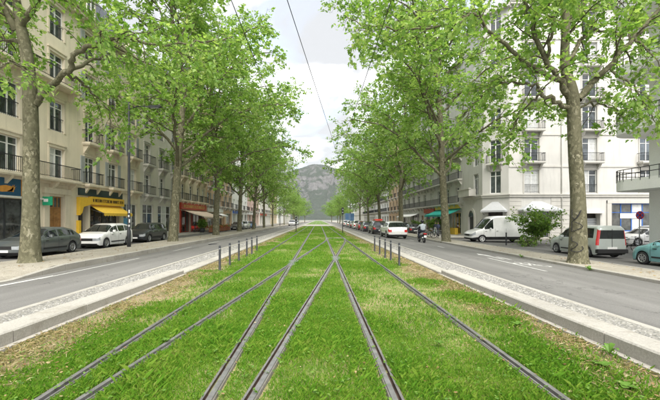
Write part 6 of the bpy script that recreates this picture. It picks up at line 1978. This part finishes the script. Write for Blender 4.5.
def head(root, c, mat_hair, helmet=False):
    mb = MB()
    c = Vector(c)
    def ell(mb, c, rx, ry, rz_, n=14, m=10, z0=-1.0, z1=1.0, mi=0):
        vs = []; fs = []
        for i in range(m + 1):
            t = z0 + (z1 - z0) * i / m; rr = math.sqrt(max(0, 1 - t * t))
            for k in range(n):
                a = 2 * math.pi * k / n
                vs.append((c.x + rx * rr * math.cos(a), c.y + ry * rr * math.sin(a), c.z + rz_ * t))
        for i in range(m):
            for k in range(n): fs.append((i * n + k, i * n + (k + 1) % n, (i + 1) * n + (k + 1) % n, (i + 1) * n + k))
        mb.add(vs, fs, mi, True)
    ell(mb, c, 0.075, 0.095, 0.115)
    mb.prism([(-0.095, -0.005), (-0.122, -0.03), (-0.09, -0.035)], 0, -0.014, 0.014) if False else mb.add([(c.x - 0.012, c.y - 0.09, c.z + 0.02), (c.x + 0.012, c.y - 0.09, c.z + 0.02), (c.x, c.y - 0.118, c.z - 0.025), (c.x - 0.016, c.y - 0.088, c.z - 0.032), (c.x + 0.016, c.y - 0.088, c.z - 0.032)], [(0, 2, 1), (0, 3, 2), (1, 2, 4), (3, 4, 2)])
    for s in (-1, 1): mb.box(c.x + s * 0.076 - 0.008, c.y - 0.015, c.z - 0.03, c.x + s * 0.076 + 0.008, c.y + 0.02, c.z + 0.03)
    hd = mb.build('head', M['skin_tone'], root)
    e = MB()
    for s in (-1, 1): ell(e, c + Vector((s * 0.03, -0.085, 0.01)), 0.011, 0.008, 0.007, 6, 4)
    e.box(c.x - 0.025, c.y - 0.092, c.z - 0.062, c.x + 0.025, c.y - 0.08, c.z - 0.054)
    e.build('face', M['hair_dark'], hd)
    h = MB()
    if helmet:
        ell(h, c + Vector((0, 0.005, 0.02)), 0.125, 0.145, 0.145, 18, 12, -0.75, 1.0)
        h.build('helmet', M['helmet_black'], root)
        v = MB(); v.prism([(-0.14, 0.06), (-0.155, 0.0), (-0.13, -0.06), (-0.11, -0.05), (-0.11, 0.06)], 0, c.x - 0.085, c.x + 0.085)
        v2 = MB(); v2.add([(x, y + c.y, z + c.z) for x, y, z in v.v], v.f); v2.build('visor', M['car_glass'], root)
    else:
        ell(h, c + Vector((0, 0.018, 0.022)), 0.085, 0.095, 0.108, 14, 10, -0.35, 1.0)
        h.build('hair', M[mat_hair], hd)
def walker(loc, rz, top, legs, label, stride=0.22, bag=None):
    J = [(0, 0, 0.93), (0, 0.0, 1.12), (0, 0.01, 1.32), (0, 0, 1.44), (0, -0.01, 1.52), (0, -0.02, 1.58),
         (-0.17, 0.01, 1.40), (-0.22, 0.05, 1.14), (-0.22, -0.04, 0.9), (0.17, 0.01, 1.40), (0.22, -0.03, 1.14), (0.22, -0.14, 0.93),
         (-0.1, 0, 0.88), (-0.1, -stride * 0.55, 0.5), (-0.1, -stride, 0.08), (-0.1, -stride - 0.16, 0.035), (0.1, 0, 0.88), (0.1, stride * 0.2, 0.48), (0.1, stride, 0.1), (0.1, stride - 0.13, 0.035)]
    E = [(0, 1), (1, 2), (2, 3), (3, 4), (4, 5), (2, 6), (6, 7), (7, 8), (2, 9), (9, 10), (10, 11), (0, 12), (12, 13), (13, 14), (14, 15), (0, 16), (16, 17), (17, 18), (18, 19)]
    Rr = [(0.16, 0.12), (0.145, 0.11), (0.18, 0.12), (0.10, 0.08), 0.055, 0.05, 0.07, 0.052, 0.036, 0.07, 0.052, 0.036, 0.095, 0.068, 0.048, 0.035, 0.095, 0.068, 0.048, 0.035]
    T = [legs, top, top, top, 'skin_tone', 'skin_tone', top, top, top, top, top, top, legs, legs, legs, 'cloth_dark', legs, legs, legs, 'cloth_dark']
    r_ = skin_person('person', loc, rz, J, E, Rr, T, None, label)
    head(r_, (0, -0.03, 1.68), 'hair_dark')
    add_hand(r_, J[8], (0, -0.25, -1), -1); add_hand(r_, J[11], (0, -0.4, -1), 1)
    return r_
walker((15.6, 45.6, -0.46), R(200), 'cloth_blue', 'cloth_dark', 'person in dark clothes walking left of the teal awning trunk')
walker((15.9, 47.6, -0.46), R(150), 'cloth_dark', 'cloth_grey', 'person in dark top and grey trousers before the awning shop')
# scooter and rider, seen from behind
def scooter(loc, rz):
    root = empty('motor_scooter', loc, rz); tag(root, 'black motor scooter ridden away behind the white crossover', 'scooter')
    for y, nm in ((-0.66, 'wheel'), (0.62, 'wheel')):
        t = MB(); t.lathe([(0.14, -0.05), (0.23, -0.06), (0.27, -0.035), (0.275, 0), (0.27, 0.035), (0.23, 0.06), (0.14, 0.05)], 20, origin=(0, y, 0.275), axis=0)
        w = t.build('wheel', M['rubber'], root)
        q = MB(); q.lathe([(0.15, -0.04), (0.05, -0.05), (0.0005, -0.05)], 14, origin=(0, y, 0.275), axis=0); q.lathe([(0.15, 0.04), (0.05, 0.05), (0.0005, 0.05)], 14, origin=(0, y, 0.275), axis=0); q.build('rim', M['alloy'], w)
    b_ = MB()
    prof = [(-0.2, 0.26), (-0.2, 0.34), (0.02, 0.36), (0.1, 0.62), (0.3, 0.74), (0.78, 0.80), (0.88, 0.72), (0.7, 0.52), (0.5, 0.42), (0.35, 0.26)]
    b_.prism(prof, 0, -0.16, 0.16); b_.build('body', M['car_black'], root)
    f = MB(); f.prism([(-0.28, 0.28), (-0.36, 0.3), (-0.62, 0.75), (-0.52, 1.0), (-0.44, 1.0), (-0.46, 0.7)], 0, -0.18, 0.18); f.build('leg_shield', M['car_black'], root)
    m = MB(); m.prism([(-0.95, 0.38), (-0.7, 0.58), (-0.42, 0.45), (-0.45, 0.4), (-0.7, 0.53), (-0.93, 0.36)], 0, -0.08, 0.08); m.build('front_mudguard', M['car_black'], root)
    s = MB(); s.cbox(-0.15, 0.02, 0.74, 0.15, 0.75, 0.84, 0.04); s.build('seat', M['black_plastic'], root)
    h = MB(); h.tube([(0, -0.5, 0.95), (0, -0.44, 1.08)], 0.025, 8); h.tube([(-0.33, -0.30, 1.06), (-0.12, -0.44, 1.08), (0.12, -0.44, 1.08), (0.33, -0.30, 1.06)], 0.018, 8); h.build('handlebar', M['black_plastic'], root)
    for s_ in (-1, 1):
        q = MB(); q.tube([(s_ * 0.22, -0.42, 1.08), (s_ * 0.3, -0.44, 1.26)], 0.008, 5); q.cbox(s_ * 0.32 - 0.06, -0.46, 1.24, s_ * 0.32 + 0.06, -0.43, 1.33, 0.01); q.build('mirror', M['black_plastic'], root)
    w = MB(); w.add([(-0.17, -0.58, 1.0), (0.17, -0.58, 1.0), (0.13, -0.50, 1.35), (-0.13, -0.50, 1.35), (-0.17, -0.57, 1.0), (0.17, -0.57, 1.0), (0.13, -0.49, 1.35), (-0.13, -0.49, 1.35)], [(0, 1, 2, 3), (7, 6, 5, 4)]); w.build('windscreen', M['car_glass'], root)
    part_box('tail_light', root, 'tail_glass', -0.12, 0.86, 0.66, 0.12, 0.9, 0.75)
    part_box('number_plate', root, 'plate_white', -0.1, 0.9, 0.42, 0.1, 0.91, 0.58)
    q = MB(); q.tube([(0.16, 0.25, 0.3), (0.18, 0.6, 0.33), (0.18, 0.85, 0.42)], [0.03, 0.05, 0.055], 8); q.build('exhaust', M['grey_metal'], root)
scx, scy = 8.05, 27.3
scooter((scx, scy, on_right(scx) - 0.004), math.pi)
J = [(0, 0.32, 0.90), (0, 0.30, 1.08), (0, 0.25, 1.28), (0, 0.22, 1.40), (0, 0.19, 1.47), (0, 0.17, 1.53),
     (-0.19, 0.22, 1.36), (-0.30, 0.02, 1.18), (-0.31, -0.24, 1.09), (0.19, 0.22, 1.36), (0.30, 0.02, 1.18), (0.31, -0.24, 1.09),
     (-0.12, 0.25, 0.88), (-0.20, -0.14, 0.80), (-0.17, -0.08, 0.42), (-0.17, -0.22, 0.37), (0.12, 0.25, 0.88), (0.20, -0.14, 0.80), (0.17, -0.08, 0.42), (0.17, -0.22, 0.37)]
E = [(0, 1), (1, 2), (2, 3), (3, 4), (4, 5), (2, 6), (6, 7), (7, 8), (2, 9), (9, 10), (10, 11), (0, 12), (12, 13), (13, 14), (14, 15), (0, 16), (16, 17), (17, 18), (18, 19)]
Rr = [(0.17, 0.14), (0.17, 0.13), (0.20, 0.14), (0.11, 0.09), 0.06, 0.05, 0.085, 0.06, 0.042, 0.085, 0.06, 0.042, 0.10, 0.075, 0.052, 0.04, 0.10, 0.075, 0.052, 0.04]
T = ['cloth_dark', 'cloth_grey', 'cloth_grey', 'cloth_grey', 'cloth_dark', 'cloth_dark', 'cloth_grey', 'cloth_grey', 'cloth_grey', 'cloth_grey', 'cloth_grey', 'cloth_grey'] + ['cloth_dark'] * 8
rd = skin_person('person', (scx, scy, on_right(scx) - 0.004), math.pi, J, E, Rr, T, None, 'scooter rider in grey jacket and black helmet')
head(rd, (0, 0.14, 1.62), 'hair_dark', True)
add_hand(rd, (-0.31, -0.24, 1.085), (0.05, -1, -0.1), -1, 'cloth_dark'); add_hand(rd, (0.31, -0.24, 1.085), (-0.05, -1, -0.1), 1, 'cloth_dark')

# ---------------------------------------------------------------- cafe terrace
simple('flower_red', (0.55, 0.03, 0.04), 0.6, var=0.4, scale=12)
simple('flower_yellow', (0.62, 0.40, 0.05), 0.6, var=0.3, scale=12)
island_mat('flower_mix', [(0.0, (0.06, 0.14, 0.02)), (0.45, (0.12, 0.22, 0.04)), (0.5, (0.55, 0.04, 0.05)), (0.8, (0.62, 0.10, 0.07)), (0.86, (0.6, 0.42, 0.06)), (1.0, (0.66, 0.3, 0.3))], 0.2)
def cafe_chair():
    root = empty('cafe_chair')
    mb = MB(); mb.cbox(-0.2, -0.2, 0.43, 0.2, 0.2, 0.47, 0.015); mb.build('seat', M['red_plastic'], root)
    mb = MB(); mb.cbox(-0.2, 0.18, 0.55, 0.2, 0.21, 0.88, 0.01); mb.build('backrest', M['red_plastic'], root)
    for sx in (-1, 1):
        for sy in (-1, 1):
            mb = MB(); mb.tube([(sx * 0.2, sy * 0.2, 0), (sx * 0.18, sy * 0.18, 0.45)] + ([(sx * 0.18, 0.2, 0.86)] if sy > 0 else []), 0.014, 6); mb.build('leg', M['grey_metal'], root)
    return root
def cafe_table():
    root = empty('cafe_table')
    mb = MB(); mb.lathe([(0.0005, 0.74), (0.34, 0.74), (0.35, 0.73), (0.35, 0.715), (0.0005, 0.71)], 20, smooth=False); mb.build('tabletop', M['offwhite_paint'], root)
    mb = MB(); mb.tube([(0, 0, 0.03), (0, 0, 0.72)], 0.03, 8); mb.build('leg', M['dark_metal'], root)
    mb = MB(); mb.lathe([(0.22, 0), (0.22, 0.02), (0.04, 0.05)], 16); mb.build('base', M['dark_metal'], root)
    return root
ch0, tb0 = cafe_chair(), cafe_table()
k = 0
for i, (x, y) in enumerate(((-17.2, 48.6), (-17.3, 50.8), (-17.2, 53.0), (-16.6, 49.7))):
    t = tb0 if i == 0 else copy_tree(tb0)
    which = ['nearest camera', 'in the middle of the row', 'farthest from the camera', 'set forward of the row'][i]
    t.location = (x, y, -0.14); tag(t, 'small round cafe table under beige awning, ' + which, 'table', 'cafe tables under the awning')
    for dy, rz in ((-0.6, math.pi), (0.6, 0.0)):
        c = ch0 if k == 0 else copy_tree(ch0)
        c.location = (x + 0.05, y + dy, -0.14); c.rotation_euler = (0, 0, rz); k += 1
        tag(c, 'red cafe chair, %s side of table %s' % ('near' if dy < 0 else 'far', which), 'chair', 'red cafe chairs under the awning')
def planter(loc, L, label, h=0.55):
    root = empty('flower_box', loc, R(90)); tag(root, label, 'flower box', 'flower boxes round the cafe terrace')
    mb = MB(); mb.cbox(-L / 2, -0.2, 0, L / 2, 0.2, h, 0.02)
    for k in range(int(L / 0.25)): mb.box(-L / 2 + 0.03 + k * 0.25, -0.215, 0.04, -L / 2 + 0.24 + k * 0.25, -0.2, h - 0.05)
    mb.build('box', M['terracotta'], root)
    n = int(900 * L / 2)
    pos = np.stack([rng.uniform(-L / 2, L / 2, n), rng.normal(0, 0.17, n), h + np.abs(rng.normal(0.12, 0.14, n))], -1)
    link('flowers', leaves_mesh('flowers', pos, rng.normal(0, 1, (n, 3)), 0.10, SIMPLE, M['flower_mix'], np.random.default_rng(5)), root)
for i, y in enumerate((50.2, 52.9, 55.6, 58.3)):
    planter((-15.2, y, -0.155), 2.2, ['flower box with red blooms nearest the cafe awning', 'second flower box with red blooms along the cafe', 'third flower box with red blooms along the cafe', 'flower box with red blooms farthest past the cafe'][i])
root = empty('potted_plant', (-15.9, 47.8, -0.155)); tag(root, 'green plant in a dark pot at the cafe awning corner', 'potted plant')
mb = MB(); mb.lathe([(0.0005, 0), (0.28, 0), (0.38, 0.6), (0.34, 0.6), (0.32, 0.5), (0.0005, 0.5)], 16); mb.build('pot', M['dark_metal'], root)
n = 900; pp = rng.normal(0, 1, (n, 3)); pp /= np.linalg.norm(pp, axis=1)[:, None]; pp *= rng.uniform(0.2, 0.75, (n, 1)); pp[:, 2] = pp[:, 2] * 0.9 + 1.2
link('foliage', leaves_mesh('foliage', pp, pp - np.array([0, 0, 1.2]), 0.16, SIMPLE, M['shrub_leaf'], np.random.default_rng(6)), root)

# gravel scraps, leaf litter on the left strip
leaf_stuff('leaf_litter', 'fallen brown leaf scraps on the tree strips', 500, (-12.5, -9.8, 8, 40), 0.08, M['dry_leaf'], (-0.06, -0.04), 0.3)
leaf_stuff('leaf_litter', 'fallen brown leaf scraps on the right tree strip', 400, (10.6, 12.3, 8, 40), 0.08, M['dry_leaf'], (-0.235, -0.205), 0.3)
# weeds along the right road kerb
for (x, y, lab) in ((10.22, 13.2, 'tuft of weeds at the right road kerb, nearer one'), (10.2, 17.6, 'tuft of weeds at the right road kerb, farther one')):
    weed((x, y, -0.32), 6, 0.14, lab, 0.9)

# ================================================================== mountain
def mountain():
    xs = np.linspace(-1900, 1900, 330); ys = np.linspace(1500, 3300, 160)
    X, Y = np.meshgrid(xs, ys)
    px = 318.5 + X / Y * F        # bearing of each point seen from the avenue, used for the ridge outline
    ridge_x = np.array([-1900, -900, -450, -260, -150, -60, -20, 40, 80, 140, 260, 420, 800, 1900])
    ridge_h = np.array([250, 300, 290, 300, 330, 362, 372, 366, 352, 330, 300, 280, 250, 200])
    h0 = np.interp(X, ridge_x, ridge_h)
    t = np.clip((Y - 1500) / 1150, 0, 1); t = t * t * (3 - 2 * t)
    back = np.clip((3300 - Y) / 500, 0, 1)
    n = fbm(X, Y, 1 / 200.0, 6) - 0.5
    crag = 1 - np.abs(fbm(X * 1.3 + Y * 0.5, Y * 0.35 - 90, 1 / 110.0, 4) - 0.5) * 4
    rid = 1 - np.abs(fbm(X + 500, Y - 300, 1 / 420.0, 4) - 0.5) * 4
    prof = t ** 1.1
    Z = h0 * prof * np.minimum(back, 1) + (n * 130 + rid * 40 + crag * 26 - 30) * prof * (1 - 0.6 * (t > 0.9))
    # a cliff band
    cl = np.clip((Z - 200) / 40, 0, 1)
    Z = Z + 45 * cl * (t < 0.999)
    Z = np.where(Y > 2650, Z * 1.0, Z) - 2
    ny, nx = X.shape
    idx = np.arange(nx * ny).reshape(ny, nx)
    fc = np.stack([idx[:-1, :-1], idx[:-1, 1:], idx[1:, 1:], idx[1:, :-1]], -1).reshape(-1, 4)
    m, nt, b = nmat('mountain_rock')
    b.inputs['Roughness'].default_value = 0.95
    g = nt.nodes.new('ShaderNodeNewGeometry')
    sp = nt.nodes.new('ShaderNodeSeparateXYZ'); nt.links.new(g.outputs['Normal'], sp.inputs[0])
    a = add_noise(nt, 0.011, 9, 0.7, 'Position', (1.5, 1.0, 0.55), 0.9)
    f = add_noise(nt, 0.05, 6, 0.7, 'Position')
    mm = nt.nodes.new('ShaderNodeMath'); mm.operation = 'MULTIPLY_ADD'; mm.inputs[1].default_value = -0.75
    nt.links.new(sp.outputs['Z'], mm.inputs[0]); 
    ad = nt.nodes.new('ShaderNodeMath'); ad.operation = 'ADD'; ad.inputs[1].default_value = 0.62
    nt.links.new(a.outputs['Fac'], ad.inputs[0]); nt.links.new(ad.outputs[0], mm.inputs[2])
    rk = ramp(nt, mm.outputs[0], [(0.47, (0, 0, 0)), (0.56, (1, 1, 1))]).outputs[0]
    green = ramp(nt, f.outputs['Fac'], [(0.35, (0.011, 0.022, 0.011)), (0.65, (0.030, 0.046, 0.022))]).outputs[0]
    stone = ramp(nt, f.outputs['Fac'], [(0.35, (0.06, 0.06, 0.06)), (0.65, (0.15, 0.145, 0.14))]).outputs[0]
    nt.links.new(mixc(nt, rk, green, stone), b.inputs['Base Color'])
    add_bump(nt, b, a.outputs['Fac'], 1.0, 30)
    o = link('mountain', np_mesh('mountain', np.stack([X, Y, Z], -1), 4, m, True, None, fc))
    tag(o, kind='structure')
mountain()

# ================================================================== haze
m = bpy.data.materials.new('haze'); m.use_nodes = True
nt = m.node_tree; nt.nodes.clear()
ou = nt.nodes.new('ShaderNodeOutputMaterial'); pv = nt.nodes.new('ShaderNodeVolumePrincipled')
pv.inputs['Color'].default_value = (0.86, 0.90, 0.95, 1); pv.inputs['Density'].default_value = 0.00007; pv.inputs['Anisotropy'].default_value = 0.2
nt.links.new(pv.outputs[0], ou.inputs['Volume'])
mb = MB(); mb.box(-4000, -150, -4, 4000, 4100, 620)
hz = mb.build('haze', m); tag(hz, kind='stuff')
